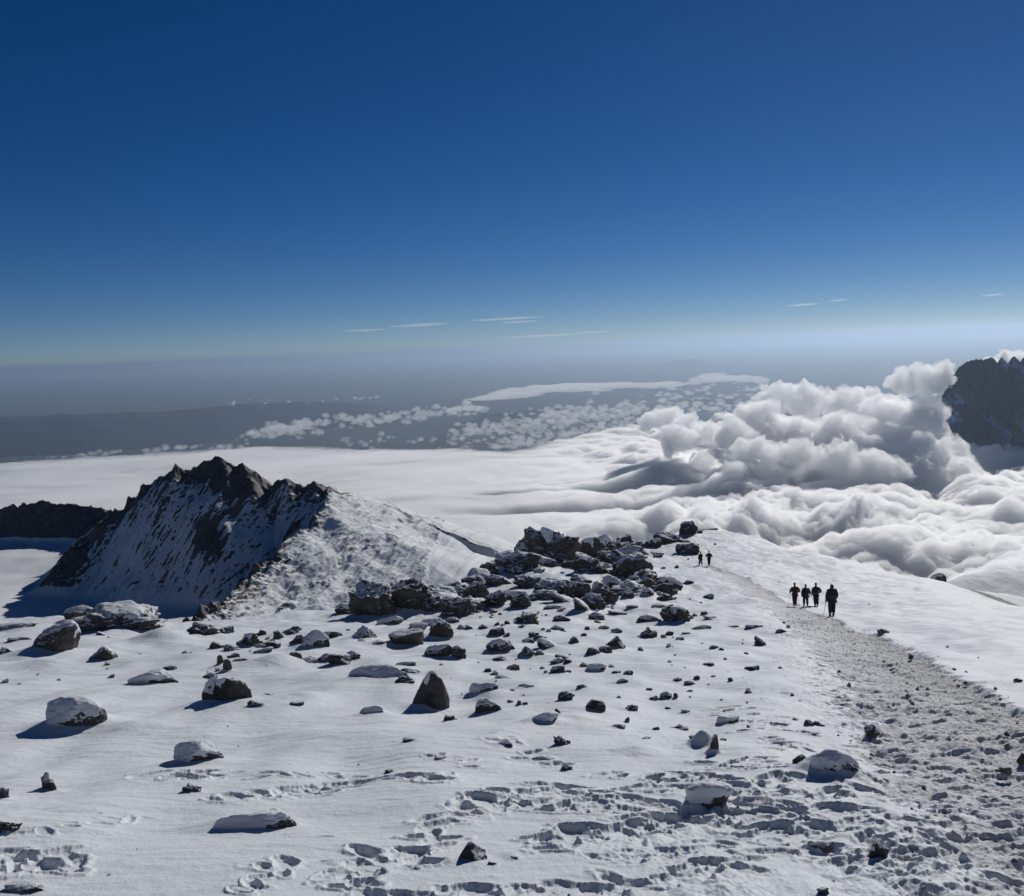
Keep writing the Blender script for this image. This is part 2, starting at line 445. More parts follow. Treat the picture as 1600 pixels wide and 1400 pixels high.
for (u0, v0, su, sv, n_, w0, w1) in [(650, 950, 60, 16, 20, 26, 58), (850, 888, 70, 14, 20, 26, 60), (1010, 926, 50, 10, 9, 20, 40), (985, 864, 60, 7, 9, 18, 36), (890, 938, 50, 10, 9, 22, 44), (440, 1016, 90, 16, 16, 16, 40), (900, 1030, 110, 34, 26, 12, 28)]:
    for _ in range(n_):
        w_ = _rc.uniform(w0, w1)
        ROCKS.append((round(u0 + _rc.normal() * su), round(v0 + _rc.normal() * sv * .7 + 4), round(w_), round(w_ * _rc.uniform(.38, .75)), _rc.choice(['c', 'c', 'c', 'b', 's']), ''))

MOUNDS = [ # u, v_base, w, h (negative: hollow)
 (590, 1062, 95, 10), (395, 1300, 150, 12), (430, 1045, 100, 14), (1100, 1172, 46, 26), (250, 1012, 110, 26), (1290, 1212, 90, 22),
 (130, 1140, 100, 16), (240, 1070, 90, 12), (590, 1122, 40, 8), (800, 1345, 60, 8), (480, 1095, 90, 8), (200, 1150, 150, 10), (760, 1098, 70, 8), (848, 1135, 70, 8),
 (330, 1120, 120, 8), (900, 1130, 120, 6), (1000, 1185, 90, 10), (60, 1050, 120, 10), (700, 1060, 110, 8), (300, 1040, 120, 12),
 (1110, 1308, 66, -16), (1170, 1292, 50, -12), (1285, 1342, 56, -10), (845, 1322, 50, -10), (900, 1322, 46, -12)]

def rock_place(u, v, w, h, st):
    P = cast(u, v)
    k = P[1] / F
    big = v < 978 and st == 'c' and w > 20 and u not in (838, 1076)
    W = w * k * (1.30 if big else 1.05); Hh = h * k * (1.32 if big else (1.32 if st in 'bp' else 1.22) if st in 'dmbp' and w >= 34 else 1.0)
    D = W * (.5 if st in 'dm' else .62)
    if w > 3.2 * h: D = max(W * .45, Hh * 1.2)
    cy = P[1] + D * .42
    cx = P[0] / P[1] * cy
    return P, W, Hh, D, cx, cy

RP_ = [(r, rock_place(*r[:5])) for r in ROCKS]

def add_mounds(X, Y, Z, A, lny, cols, scale=1.0):
    """raise snow drifts; X,Y,Z grids, windowed for speed"""
    def gauss(cx, cy, sx, sy, h):
        y0, y1 = cy - 2.6 * sy, cy + 2.6 * sy
        i0, i1 = np.searchsorted(lny, [math.log(max(y0, 1.6)), math.log(max(y1, 1.7))])
        if i1 <= i0: return
        a0, a1 = (cx - 2.6 * sx) / cy - .02, (cx + 2.6 * sx) / cy + .02
        j0, j1 = np.searchsorted(cols, [a0, a1])
        if j1 <= j0: return
        x = X[i0:i1, j0:j1]; y = Y[i0:i1, j0:j1]
        d2 = ((x - cx) / sx) ** 2 + ((y - cy) / sy) ** 2
        Z[i0:i1, j0:j1] += h * np.exp(-d2)
    for (u, v, w, h) in MOUNDS:
        P = cast(u, v - (6 if h > 0 else 0)); k = P[1] / F
        gauss(P[0], P[1] + w * k * .15, w * k * .42, w * k * .36, h * k * (1.0 if h > 0 else .5))
    for (r, (P, W, Hh, D, cx, cy)) in RP_:
        f = {'d': .28, 'b': .24, 'p': .2, 's': .35, 'c': .2, 'm': .3}[r[4]]
        gauss(cx - .12 * W, cy + .1 * D, W * .72, D * .72, Hh * f)

RSF = np.random.RandomState(11)
def stamps():
    S = []
    def add(u, v, depth, size=1.0, th=None):
        P = cast(u, v)
        S.append((P[0], P[1], RSF.uniform(-.5, .5) + (math.pi / 2 if th is None else th), depth, size))
    def track(pts, n, ju, jv, d=.09, size=1.0):
        pts = np.array(pts, float); L = np.r_[0, np.cumsum(np.hypot(*np.diff(pts, axis=0).T))]
        for t in np.linspace(0, L[-1], n):
            add(np.interp(t, L, pts[:, 0]) + RSF.normal() * ju, np.interp(t, L, pts[:, 1]) + RSF.normal() * jv, d * RSF.uniform(.6, 1.3), size * RSF.uniform(.8, 1.2), RSF.normal() * .5)
    track([(222, 1208), (330, 1212)], 11, 6, 4); track([(330, 1214), (480, 1214), (690, 1220)], 16, 8, 3, .05, .7)
    track([(620, 1216), (700, 1216)], 7, 6, 3)
    track([(340, 1250), (400, 1240), (500, 1236), (560, 1226)], 15, 6, 5, .08)
    track([(0, 1345), (115, 1352)], 15, 6, 8); track([(20, 1310), (90, 1295), (230, 1276)], 9, 5, 3, .04, .6)
    track([(380, 1390), (420, 1368), (455, 1352)], 9, 5, 6, .07, .8)
    track([(545, 1385), (575, 1350), (640, 1335), (700, 1290), (760, 1250), (860, 1232), (960, 1232), (1080, 1215), (1200, 1232)], 64, 14, 12, .09)
    track([(530, 1395), (600, 1345), (680, 1330)], 18, 14, 10, .07, .8)
    track([(700, 1270), (760, 1262), (900, 1255), (1000, 1262)], 26, 14, 8, .08)
    track([(820, 1180), (880, 1196)], 7, 6, 4, .06, .8); track([(760, 1152), (810, 1160)], 7, 8, 4, .05, .8); track([(670, 1185), (740, 1192)], 6, 6, 4, .05, .7)
    track([(840, 1325), (930, 1308), (1010, 1292), (1080, 1280), (1160, 1270)], 50, 14, 10, .10)
    track([(800, 1398), (900, 1392), (1000, 1388), (1080, 1360), (1160, 1350)], 34, 16, 8, .08)
    track([(560, 1398), (760, 1396), (860, 1398)], 16, 14, 6, .07)
    track([(930, 1345), (1050, 1335), (1150, 1320)], 22, 14, 8, .05, .8)
    track([(1140, 1110), (1200, 1130), (1230, 1150), (1200, 1190), (1240, 1240)], 45, 22, 14, .07, .9)
    track([(1200, 1030), (1260, 1060), (1300, 1090)], 34, 26, 12, .07, .9)
    track([(1250, 1240), (1300, 1270), (1250, 1310), (1330, 1340)], 44, 40, 18, .09)
    track([(1130, 1200), (1180, 1240), (1240, 1280), (1200, 1320)], 60, 36, 14, .09)
    track([(1060, 1010), (1150, 1060), (1180, 1080)], 12, 20, 8, .04, .7)
    for k in range(900):                      # the path itself
        v = 1400 - 430 * RSF.uniform() ** .75
        ul = np.interp(v, [p[1] for p in PL], [p[0] for p in PL]); ur = np.interp(v, [p[1] for p in PR], [p[0] for p in PR])
        add(min(1640, RSF.uniform(ul - 30, ur)), v, RSF.uniform(.03, .09), RSF.uniform(.6, 1.1), RSF.uniform(-.9, .9))
    return S

def near_terrain():
    cols = np.unique(np.concatenate([np.linspace(-.95, -.66, 110), np.linspace(-.66, .66, 1500), np.linspace(.66, .95, 110)]))
    rows = np.unique(np.concatenate([np.exp(np.linspace(math.log(1.6), math.log(3.6), 110)), np.exp(np.linspace(math.log(3.6), math.log(30), 1150)),
                                     np.exp(np.linspace(math.log(30), math.log(240), 620)), np.exp(np.linspace(math.log(240), math.log(1900), 60))]))
    A, Y = np.meshgrid(cols, rows); X = A * Y; lny = np.log(rows)
    Z = H0(X, Y)
    add_mounds(X, Y, Z, A, lny, cols)
    m, t, w = path_mask(X, Y)
    # churned snow round the path
    near = ss(Y, 2, 5) * (1 - ss(Y, 25, 60))
    ch = np.clip(m + .9 * ss(t + .5 * n2(X * .5, Y * .4, 44), -1.1, .1) * (1 - ss(t, .85, 1.0)) * (1 - ss(Y, 9, 16)) * ss(n2(X * .9, Y * .7, 45), -.35, .35), 0, 1)
    far = ss(Y, 20, 60)
    lump = fbm2(X * 4.3, Y * 3.4, 4, 51, .62)
    lump2 = fbm2(X * 1.3, Y * 1.0, 3, 57)
    Z += ch * (lump * .030 * (1 - .2 * far) + np.maximum(lump2, -.2) * .05) - m * .09 * ss(Y, 2, 6)
    Z += (1 - ch) * (.012 * fbm2(X * .9 + .3 * n2(X, Y, 3), Y * 2.6, 3, 61) + .004 * ridged2(X * 2.2, Y * 6.0, 2, 66)) * ss(Y, 2, 6)
    Z += far * .10 * fbm2(X * .5, Y * .35, 4, 71) * (1 - ch) * (1 - ss(A, .12, .36))
    DN = np.zeros_like(Z); UP = np.zeros_like(Z)
    for (cx, cy, th, dep, sz) in stamps():
        sc = sz * max(1.0, cy / 22)
        R = .34 * sc
        i0, i1 = np.searchsorted(lny, [math.log(max(cy - R, 1.7)), math.log(cy + R)])
        j0, j1 = np.searchsorted(cols, [(cx - R) / cy - .01, (cx + R) / cy + .01])
        if i1 <= i0 or j1 <= j0: continue
        x = X[i0:i1, j0:j1] - cx; y = Y[i0:i1, j0:j1] - cy
        u = (x * math.cos(th) + y * math.sin(th)) / (.125 * sc); v = (-x * math.sin(th) + y * math.cos(th)) / (.058 * sc)
        wob = .50 * lump[i0:i1, j0:j1]
        d = np.sqrt(u * u + v * v) + wob
        DN[i0:i1, j0:j1] = np.minimum(DN[i0:i1, j0:j1], -dep * sc ** .5 * (1 - ss(d, .45, 1.15)))
        UP[i0:i1, j0:j1] = np.maximum(UP[i0:i1, j0:j1], .16 * dep * np.exp(-((d - 1.35) / .3) ** 2))
    Z += DN * .36 + UP * (DN > -.004)
    V = np.stack([X, Y, Z], -1).reshape(-1, 3)
    F_ = grid_faces(len(rows), len(cols))
    mm = m.ravel()
    inp = mm[F_].mean(1) > .42
    dirt = (m * (.55 + .45 * ss(t, .35, .95)) * (.6 + .4 * ss(Y, 5, 16))).ravel()
    for nm, sel, mat in (('snow_ground', ~inp, M_SNOW), ('path', inp, M_PATH)):
        v, f, at_ = compact(V, F_[sel], {'dirt': dirt})
        tag(mesh_obj(nm, v, f, mat, attrs=at_), kind='structure')

near_terrain()
print('near', time.time() - T0)

# ------------------------------------------------------------------ the snowy peak, its basin and the ridges round it
def mountain():
    cols = np.linspace(-.95, .95, 1500)
    rows = np.unique(np.concatenate([np.linspace(90, 440, 90), np.linspace(440, 860, 1000), np.linspace(860, 2400, 70)]))
    A, Y = np.meshgrid(cols, rows); X = A * Y
    wx = 5 * fbm2(X / 38, Y / 38, 2, 80); wy = 5 * fbm2(X / 38, Y / 38, 2, 83)
    Xw = X + wx; Yw = Y + wy
    RIDGES = [
     # (u, v, distance) along the crest; flank slope left of travel, right of travel
     ([(40, 935, 618), (85, 893, 640), (126, 850, 664), (170, 802, 684), (205, 783, 690), (232, 762, 686), (250, 750, 686), (272, 731, 686), (288, 744, 687), (304, 742, 688), (318, 726, 690), (342, 714, 690), (357, 733, 690), (375, 725, 690), (395, 744, 690), (425, 760, 692), (447, 748, 692), (462, 766, 692), (486, 760, 692), (512, 762, 700), (600, 793, 705), (680, 824, 700), (770, 857, 690), (900, 960, 680)], .9, 1.12),
     ([(512, 762, 700), (505, 790, 665), (470, 830, 625), (425, 872, 590), (365, 920, 545), (300, 968, 500), (250, 1010, 460)], .42, 1.3),
     ([(600, 838, 620), (560, 860, 600), (500, 905, 560), (440, 955, 515), (400, 1000, 470)], .35, .9),
     ([(-160, 800, 850), (-60, 795, 825), (0, 798, 815), (40, 794, 812), (75, 788, 810), (110, 790, 806), (150, 798, 795), (195, 806, 770)], .5, 1.2),
    ]
    Z = np.full(X.shape, -1e4); RD = np.full(X.shape, 1e4)
    for pts, kl, kr in RIDGES:
        P = np.array([at(*p) for p in pts])
        best = np.full(X.shape, -1e4)
        for p, q in zip(P[:-1], P[1:]):
            dx, dy = q[0] - p[0], q[1] - p[1]; L2 = dx * dx + dy * dy
            t = np.clip(((Xw - p[0]) * dx + (Yw - p[1]) * dy) / L2, 0, 1)
            ex = Xw - (p[0] + t * dx); ey = Yw - (p[1] + t * dy)
            d = np.hypot(ex, ey); side = dx * ey - dy * ex
            k = np.where(side > 0, kl, kr)
            h = p[2] + t * (q[2] - p[2]) - k * d
            best = np.maximum(best, h)
            if pts[0][0] > -100 or True: RD = np.minimum(RD, d + 3.0 * (h < Z))
        Z = np.maximum(Z, best)
    floor = -170 + 14 * ss(-X, 300, 380) + 3 * fbm2(X / 90, Y / 90, 3, 90) - .75 * np.maximum(0, Y - 850) - .55 * np.maximum(0, X + 110) * ss(Y, 500, 700)
    floor = floor - .15 * np.maximum(0, 560 - Y) * 0
    on = ss(Z - floor, 0, 9)
    soft = 5.0
    Zs = np.maximum(Z, floor) + soft * np.exp(-np.abs(Z - floor) / soft) * .5
    # ribs that run down the shaded face, crags on the crest
    rib = ridged2((X * .75 - Y * .45) / 9.0, (X * .45 + Y * .75) / 34.0, 4, 95, .55)
    face = on * (X < -60)
    Zs += face * (rib - .6) * 1.7
    crag = ridged2(X / 17.0, Y / 17.0, 4, 99, .5)
    cm = np.exp(-RD / 9.0) * on * ss(-X, 60, 200)
    Zs += cm * (crag - .8) * 4.4 * (.35 + 1.1 * ss(n2(X / 30, Y / 30, 98), -.3, .3))
    lit = (1 - ss(-X, 100, 190)) * on
    Zs += lit * (.5 * fbm2((X - .2 * Y) / 7, (Y + .2 * X) / 60, 3, 103) + .9 * ridged2((X - .35 * Y) / 26, (Y + .35 * X) / 120, 2, 108))
    Zs += .10 * fbm2(X / 3.0, Y / 3.0, 3, 106) * on
    # where the rock is bare
    gy, gx = np.gradient(Zs, rows, axis=0), np.gradient(Zs, axis=1) / np.gradient(X, axis=1)
    slope = np.hypot(gx, gy)
    rock = .24 * ss(slope, .85, 2.0) + .45 * ss(slope, 1.4, 3.0) + .50 * np.exp(-RD / 10.0) * ss(-X, 90, 220) + .15 * face + .22 * (ridged2((X * .75 - Y * .45) / 5.0, (X * .45 + Y * .75) / 22.0, 4, 111) - .4)
    rock *= on
    rock -= .11 * lit * np.clip(1 - np.exp(-RD / 5.0), 0, 1)
    # one bare rock face under the summit, dark cliffs at the far left and on the skyline spur
    for (u, v, y, sx, sy, am) in [(325, 835, 640, 9, 12, .75), (385, 748, 683, 12, 12, .5), (340, 740, 683, 10, 14, .45), (180, 810, 700, 12, 10, .5), (520, 766, 697, 14, 6, .5), (620, 845, 625, 16, 7, .45)]:
        p = at(u, v, y)
        rock += am * np.exp(-((X - p[0]) / sx) ** 2 - ((Y - p[1]) / sy) ** 2)
        rock += .27 * (1 - ss(X, -345, -310)) * on * ss(Y, 745, 765)
    line = at(680, 824, 700)
    rock += .5 * on * np.exp(-RD / 2.2) * ss(X, -120, -95) * ss(Y, 660, 690) * ss(n2(X / 14, Y / 30, 120), -.25, .1)
    V = np.stack([X, Y, Zs], -1).reshape(-1, 3)
    tag(mesh_obj('mountain', V, grid_faces(len(rows), len(cols)), M_MTN, attrs={'rock': rock.ravel()}), kind='structure')
    # right-hand snow shoulder beyond the smooth slope
    cols = np.linspace(.38, .95, 420); rows = np.linspace(150, 420, 260)
    A, Y = np.meshgrid(cols, rows); X = A * Y
    Z = np.full(X.shape, -1e4)
    for pts, kl, kr in [([(1440, 915, 262), (1480, 914, 262), (1520, 898, 270), (1560, 890, 275), (1640, 887, 280), (1800, 905, 280)], .8, .34), ([(1395, 985, 240), (1500, 920, 245), (1600, 958, 230), (1750, 1030, 215)], .9, .25)]:
        P = np.array([at(*p) for p in pts])
        for p, q in zip(P[:-1], P[1:]):
            dx, dy = q[0] - p[0], q[1] - p[1]
            t = np.clip(((X - p[0]) * dx + (Y - p[1]) * dy) / (dx * dx + dy * dy), 0, 1)
            ex = X - (p[0] + t * dx); ey = Y - (p[1] + t * dy); d = np.hypot(ex, ey)
            k = np.where(dx * ey - dy * ex > 0, kl, kr)
            Z = np.maximum(Z, p[2] + t * (q[2] - p[2]) - k * (np.sqrt(d * d + 9) - 3))
    Z += .5 * fbm2(X / 18, Y / 18, 4, 130)
    A_ = at(1500, 922, 244); B_ = at(1620, 966, 228)
    t_ = (X - A_[0]) / (B_[0] - A_[0]); line = A_[1] + t_ * (B_[1] - A_[1])
    rock = .95 * np.exp(-((Y - line - 3) / 6.5) ** 2) * ss(t_, -.12, .05)
    tag(mesh_obj('snow_shoulder', np.stack([X, Y, Z], -1).reshape(-1, 3), grid_faces(len(rows), len(cols)), M_MTN, attrs={'rock': rock.ravel()}), kind='structure')
mountain()
print('mountain', time.time() - T0)

# ------------------------------------------------------------------ rocks
def ico(n):
    bm = bmesh.new(); bmesh.ops.create_icosphere(bm, subdivisions=n, radius=1)
    V = np.array([v.co[:] for v in bm.verts]); Fc = np.array([[v.index for v in f.verts] for f in bm.faces])
    bm.free(); return V / np.linalg.norm(V, axis=1)[:, None], Fc
ICO = {n: ico(n) for n in (3, 4, 5, 6)}

def rock_r(D, rs, st, soft=0.0):
    st_ = rs.get_state()
    npl = {'b': 13, 'c': 15, 'p': 11, 'd': 12, 's': 11, 'm': 12}[st]
    n = rs.normal(size=(npl, 3)); n[:, 2] *= .8; n /= np.linalg.norm(n, axis=1)[:, None]
    dd = rs.uniform(.62, .95, npl)
    c = D @ n.T
    r = dd[None] / np.maximum(c, .05)
    k = 9.0 if soft else 22.0
    r = -np.log(np.exp(-k * np.minimum(r, 2.2)).sum(1) + math.exp(-k * 1.25)) / k
    seed = rs.randint(1000)
    if not soft:
        am = {'c': .30, 'b': .09, 'p': .08, 'd': .08, 's': .12, 'm': .1}[st]
        r = r * (1 + am * fbm3(D * 1.7, 4, seed, .55)) - .35 * am * np.abs(fbm3(D * 4.1, 4, seed + 5, .62)) - (.10 * np.abs(n3(D * np.array((1.2, 1.2, 5.5)), seed + 9)) if st in 'cs' else 0)
    else:
        r = r * (1 + .05 * n3(D * 1.7, seed))
    rs.set_state(st_)
    return r

def make_rock_meshes(seed, st, n, W, D_, Hh, tall_mat, tilt=0.0):
    """rock body and its snow cap; the origin is where it stands in the snow"""
    rs = np.random.RandomState(seed)
    Dv, Fc = ICO[n]
    r = rock_r(Dv, rs, st); V = Dv * r[:, None]
    rsf = rock_r(Dv, rs, st, 1.0)
    cover = {'d': -.10, 'm': -.2, 'b': .42, 'p': .85, 's': .45, 'c': .80}[st]
    bias = {'d': (-.45, .30), 'm': (-.7, .2), 'b': (-.15, .45), 'p': (-.1, .5), 's': (-.15, .5), 'c': (0, .5)}[st]
    nz = .34 * fbm3(Dv * 2.2, 5, seed % 97 + 7, .6)
    f = Dv[:, 2] + bias[0] * Dv[:, 0] + bias[1] * Dv[:, 1] + nz
    mask = ss(f, cover - .12, cover + .22)
    th = {'d': .07, 'm': .07, 'b': .04, 'p': .03, 's': .05, 'c': .035}[st]
    rc = np.where(True, np.maximum(rsf, r * .97) * (1 - mask * .0), 0)
    rc = rc * (1 + th * mask) - .13 * (1 - mask)
    rc = rc * (1 + .035 * fbm3(Dv * 3.1, 4, seed % 89 + 3, .6))
    C = Dv * rc[:, None]
    def fin(P, ref):
        P = P.copy()
        if st == 'p':
            t = np.clip((P[:, 2] + 1) / 2, 0, 1.1); P[:, 0] = P[:, 0] * (1.12 - .62 * t ** 1.6) + .16 * t; P[:, 1] *= (1.1 - .5 * t)
        if st in 'sdm':
            P[:, 2] = np.sign(P[:, 2]) * np.abs(P[:, 2]) ** .8
        return P
    V = fin(V, 0); C = fin(C, 0)
    lo, hi = V.min(0), V.max(0)
    sc = 2 / (hi - lo); mid = (lo + hi) / 2
    S = np.array((W / 2, D_ / 2, Hh * .72))
    V = (V - mid) * sc * S; C = (C - mid) * sc * S
    off = Hh - V[:, 2].max()
    if st in 'dbm':                    # top sheared towards the viewer, shaping the near face to fall in shade
        for P in (V, C): P[:, 1] -= .16 * D_ * (P[:, 2] / (Hh * .72))
    for P in (V, C):
        P[:, 2] += off
        if tilt: P[:, 2] += -tilt * P[:, 0]
    keep = mask[Fc].max(1) > .02
    Cf = biggest(Fc[keep])
    if len(Cf):
        u, inv = np.unique(Cf, return_inverse=True); C = C[u]; Cf = inv.reshape(Cf.shape)
    return V, Fc, C, Cf

def biggest(Fc):
    """the largest connected piece of a cap"""
    if not len(Fc): return Fc
    lab = np.arange(Fc.max() + 1)
    while True:
        m = lab[Fc].min(1); new = lab.copy()
        np.minimum.at(new, Fc.ravel(), np.repeat(m, 3)); new = new[new]
        if (new == lab).all(): break
        lab = new
    fl = lab[Fc[:, 0]]; u, c = np.unique(fl, return_counts=True)
    return Fc[fl == u[c.argmax()]]

def ground(x, y):
    return float(H0(np.array([x]), np.array([y]))[0])

NAMES = {'d': 'boulder', 'b': 'boulder', 'p': 'boulder', 'c': 'rock', 's': 'rock', 'm': 'rock'}
KP = [(i, r) for i, r in enumerate(ROCKS) if r[5] and not r[5].startswith('thin')]
SHORT = {188: 'the broad dark outcrop at far left', 84: 'the snow plastered boulder at far left', 243: 'the hooded boulder', 356: 'the squat square boulder', 120: 'the large snow dome boulder',
         318: 'the jagged skyline rock', 312: 'the loaf shaped boulder', 78: 'the upright black rock', 402: 'the long snow drift mound', 492: 'the rounded skyline boulder', 548: 'the pyramid stone on the smooth drift',
         674: 'the tall pointed boulder', 764: 'the wedge shaped rock', 686: 'the pale slanted block', 822: 'the small dark pyramid rock', 862: 'the long slanted slab', 690: 'the leaning pale block',
         960: 'the lone pyramid rock', 929: 'the dark angular rock in open snow', 848: 'the snow filled boulder', 1138: 'the flat triangular rock', 1088: 'the hollow snow drift', 1056: 'the ragged dark rock left of the path',
         1108: 'the smooth rounded boulder in churned snow', 1304: 'the long snow capped boulder', 1362: 'the round dark stone in the path', 1370: 'the grey block on the path', 1568: 'the flat black stone in the path',
         736: 'the tent shaped rock', 1380: 'the dark stone on the smooth slope', 1107: 'the triangular rock below the far walkers', 1006: 'the dark overhanging block', 910: 'the wedge block with a bright snow face',
         764.5: 'the dark round boulder', 838: 'the great rock tower', 1076: 'the skyline crag above the far walkers', 584: 'the big dark boulder of the lower cluster', 636: 'the tall layered boulder of the lower cluster', 712: 'the flat topped dark block', 905: 'the long sloping slab'}
used_labels = set(r[5] for r in ROCKS if r[5])
def auto_label(r):
    u, v = r[0], r[1]
    size = 'large' if r[2] > 50 else 'mid-sized' if r[2] > 28 else 'small' if r[2] > 16 else 'tiny'
    look = {'d': 'snow covered dark rock', 'b': 'snow topped dark block', 'p': 'dark pointed rock', 's': 'thin dark ledge poking from the snow' if r[2] > 3 * r[3] else 'low snow edged dark rock', 'c': 'bare dark rock' if r[2] > 16 else 'bare dark stone', 'm': 'snow mound with bare rock'}[r[4]]
    c = sorted((math.hypot(q[0] - u, (q[1] - v) * 1.6), q) for i, q in KP if q[0] in SHORT and q is not r)
    for d, q in c[:12]:
        du, dv = u - q[0], v - q[1]
        pos = []
        if abs(dv) > .5 * abs(du): pos.append('below' if dv > 0 else 'above')
        if abs(du) > .5 * abs(dv): pos.append('left of' if du < 0 else 'right of')
        if len(pos) == 2: rel = pos[0] + ' and ' + pos[1]
        else: rel = pos[0]
        near = 'close ' if math.hypot(du, dv) < 45 else 'just ' if math.hypot(du, dv) < 75 else ''
        l = f'{size} {look} {near}{rel} {SHORT[q[0]]}'
        if l not in used_labels and len(l.split()) <= 16:
            used_labels.add(l); return l
    return None

ROOTS = []
for i, (r, (P, W, Hh, D_, cx, cy)) in enumerate(RP_):
    u, v, w, h, st, lab = r
    n = 6 if w >= 66 else 5 if w >= 30 else 4 if w >= 14 else 3
    mat = M_ROCK if st == 'c' else M_DUST
    if w < 26 and cy < 40: mat = M_SMALL
    tilt = {674: 0, 862: .35, 880: .5, 905: .12, 1304: .22, 912: .6, 1190: .5}.get(u, 0)
    V, Fc, C, Cf = make_rock_meshes({584: 4403, 636: 5120, 356: 135}.get(u, u * 31 + v * 17 + w), st, n, W, D_, Hh, mat, tilt)
    g = ground(cx, cy) - (.03 if v < 978 else .13) * Hh
    o = mesh_obj(NAMES[st] if w > 10 else 'stone', V, Fc, mat)
    o.location = (cx, cy, g)
    tag(o, lab or auto_label(r) or 'snow dusted dark rock packed into the rubble of the rock clusters', 'rock' if NAMES[st] == 'rock' or w <= 16 else 'boulder', 'rocks scattered over the snowfield')
    if len(Cf) and w > 14:
        mesh_obj('snow_cap', C, Cf, M_SNOW, parent=o)
print('rocks', time.time() - T0)


# ------------------------------------------------------------------ loose stones and gravel
TEMPL = []
for k in range(7):
    V, Fc, C, Cf = make_rock_meshes(900 + k * 13, 'cbpc'[k % 4], 4, 1.0, .8, .55, M_SMALL)
    me = bpy.data.meshes.new('stone'); me.from_pydata(V.tolist(), [], Fc.tolist()); me.materials.append(M_SMALL)
    me.polygons.foreach_set('use_smooth', np.ones(len(me.polygons), bool)); TEMPL.append(me)

def stones():
    rs = np.random.RandomState(21)
    def put(u, v, w, label, group):
        nm = 'rubble_rock' if 'rubble' in label else 'stone'
        P = cast(u, v); k = P[1] / F
        o = bpy.data.objects.new(nm, TEMPL[rs.randint(len(TEMPL))]); COL.objects.link(o)
        sz = w * k; o.scale = (sz, sz, sz * rs.uniform(.8, 1.15)); o.rotation_euler = (0, 0, rs.uniform(0, 6.28))
        o.location = (P[0], P[1], P[2] - .06 * sz)
        tag(o, (auto_label((u, v, w, w * .6, 'c', '')) if w > 6 and label[:4] not in ('tiny', 'lone') else None) or label, 'stone', group)
    def area(n, u0, u1, v0, v1, w0, w1, label, group, cond=None):
        k = 0
        while k < n:
            u = rs.uniform(u0, u1); v = v0 + (v1 - v0) * rs.uniform() ** 1.3
            if cond and not cond(u, v): continue
            put(u, v, w0 + (w1 - w0) * rs.uniform() ** 2.2, label, group); k += 1
    pl = lambda v: np.interp(v, [p[1] for p in PL], [p[0] for p in PL])
    pr = lambda v: np.interp(v, [p[1] for p in PR], [p[0] for p in PR])
    area(92, 660, 1180, 955, 1110, 4, 14, 'small dark stone poking from clean snow between the big rocks', 'small stones among the rocks in the middle')
    area(46, 0, 660, 985, 1070, 5, 18, 'small dark stone on the left part of the snow crest below the peak', 'small stones on the left crest')
    area(10, 0, 700, 1100, 1390, 3, 8, 'lone pebble in the smooth near snow on the left', 'pebbles in the smooth near snow')
    area(34, 900, 1100, 850, 960, 4, 20, 'small dark stone in the rocky slope left of the far walkers', 'small stones left of the far walkers')
    area(110, 560, 960, 868, 985, 8, 30, 'dark snow dusted stone in the rubble between the rock clusters', 'rubble stones of the rock clusters')
    area(44, 1180, 1600, 930, 1398, 3, 11, 'dark stone lying in the trodden snow of the path', 'stones on the path', lambda u, v: pl(v) - 20 < u < pr(v) - 4)
    area(16, 1150, 1340, 1000, 1380, 4, 10, 'small stone in churned snow along the left edge of the path', 'stones at the left edge of the path', lambda u, v: u < pl(v))
    for (u, v, w) in [(1423, 1027, 11), (1480, 1012, 6), (1491, 1046, 6), (1510, 1051, 7), (1528, 1028, 5), (1466, 1027, 4), (1358, 945, 4), (1556, 1078, 9), (1497, 1072, 8), (1508, 1067, 8), (1217, 911, 4), (1575, 1092, 5)]:
        put(u, v, w, 'tiny dark stone on the smooth snow slope right of the path', 'stones on the smooth slope')
    # gravel
    D, Fc = ico(1); V = []; Fs = []; n = 0
    for k in range(900):
        v = 1400 - 440 * rs.uniform() ** .8; u = pl(v) + (pr(v) - pl(v)) * rs.uniform() ** .7
        if u > 1630: continue
        P = cast(u, v); sz = P[1] / F * rs.uniform(1.0, 2.6)
        V.append(D * rs.uniform(.6, 1.2, D.shape) * sz * .5 + P + np.array((0, 0, .05 * sz))); Fs.append(Fc + n); n += len(D)
    tag(mesh_obj('gravel', np.vstack(V), np.vstack(Fs), M_SMALL), kind='stuff')
stones()
def shoulder_rock():
    V, Fc, C, Cf = make_rock_meshes(412, 'b', 4, 6.0, 4.5, 4.6, M_DUST)
    p = at(1462, 913, 262); o = mesh_obj('rock', V, Fc, M_DUST); o.location = (p[0], p[1], p[2] - .6)
    tag(o, 'snow topped rock on the low white shoulder beyond the smooth slope', 'rock')
    mesh_obj('snow_cap', C, Cf, M_SNOW, parent=o)
shoulder_rock()
print('stones', time.time() - T0)

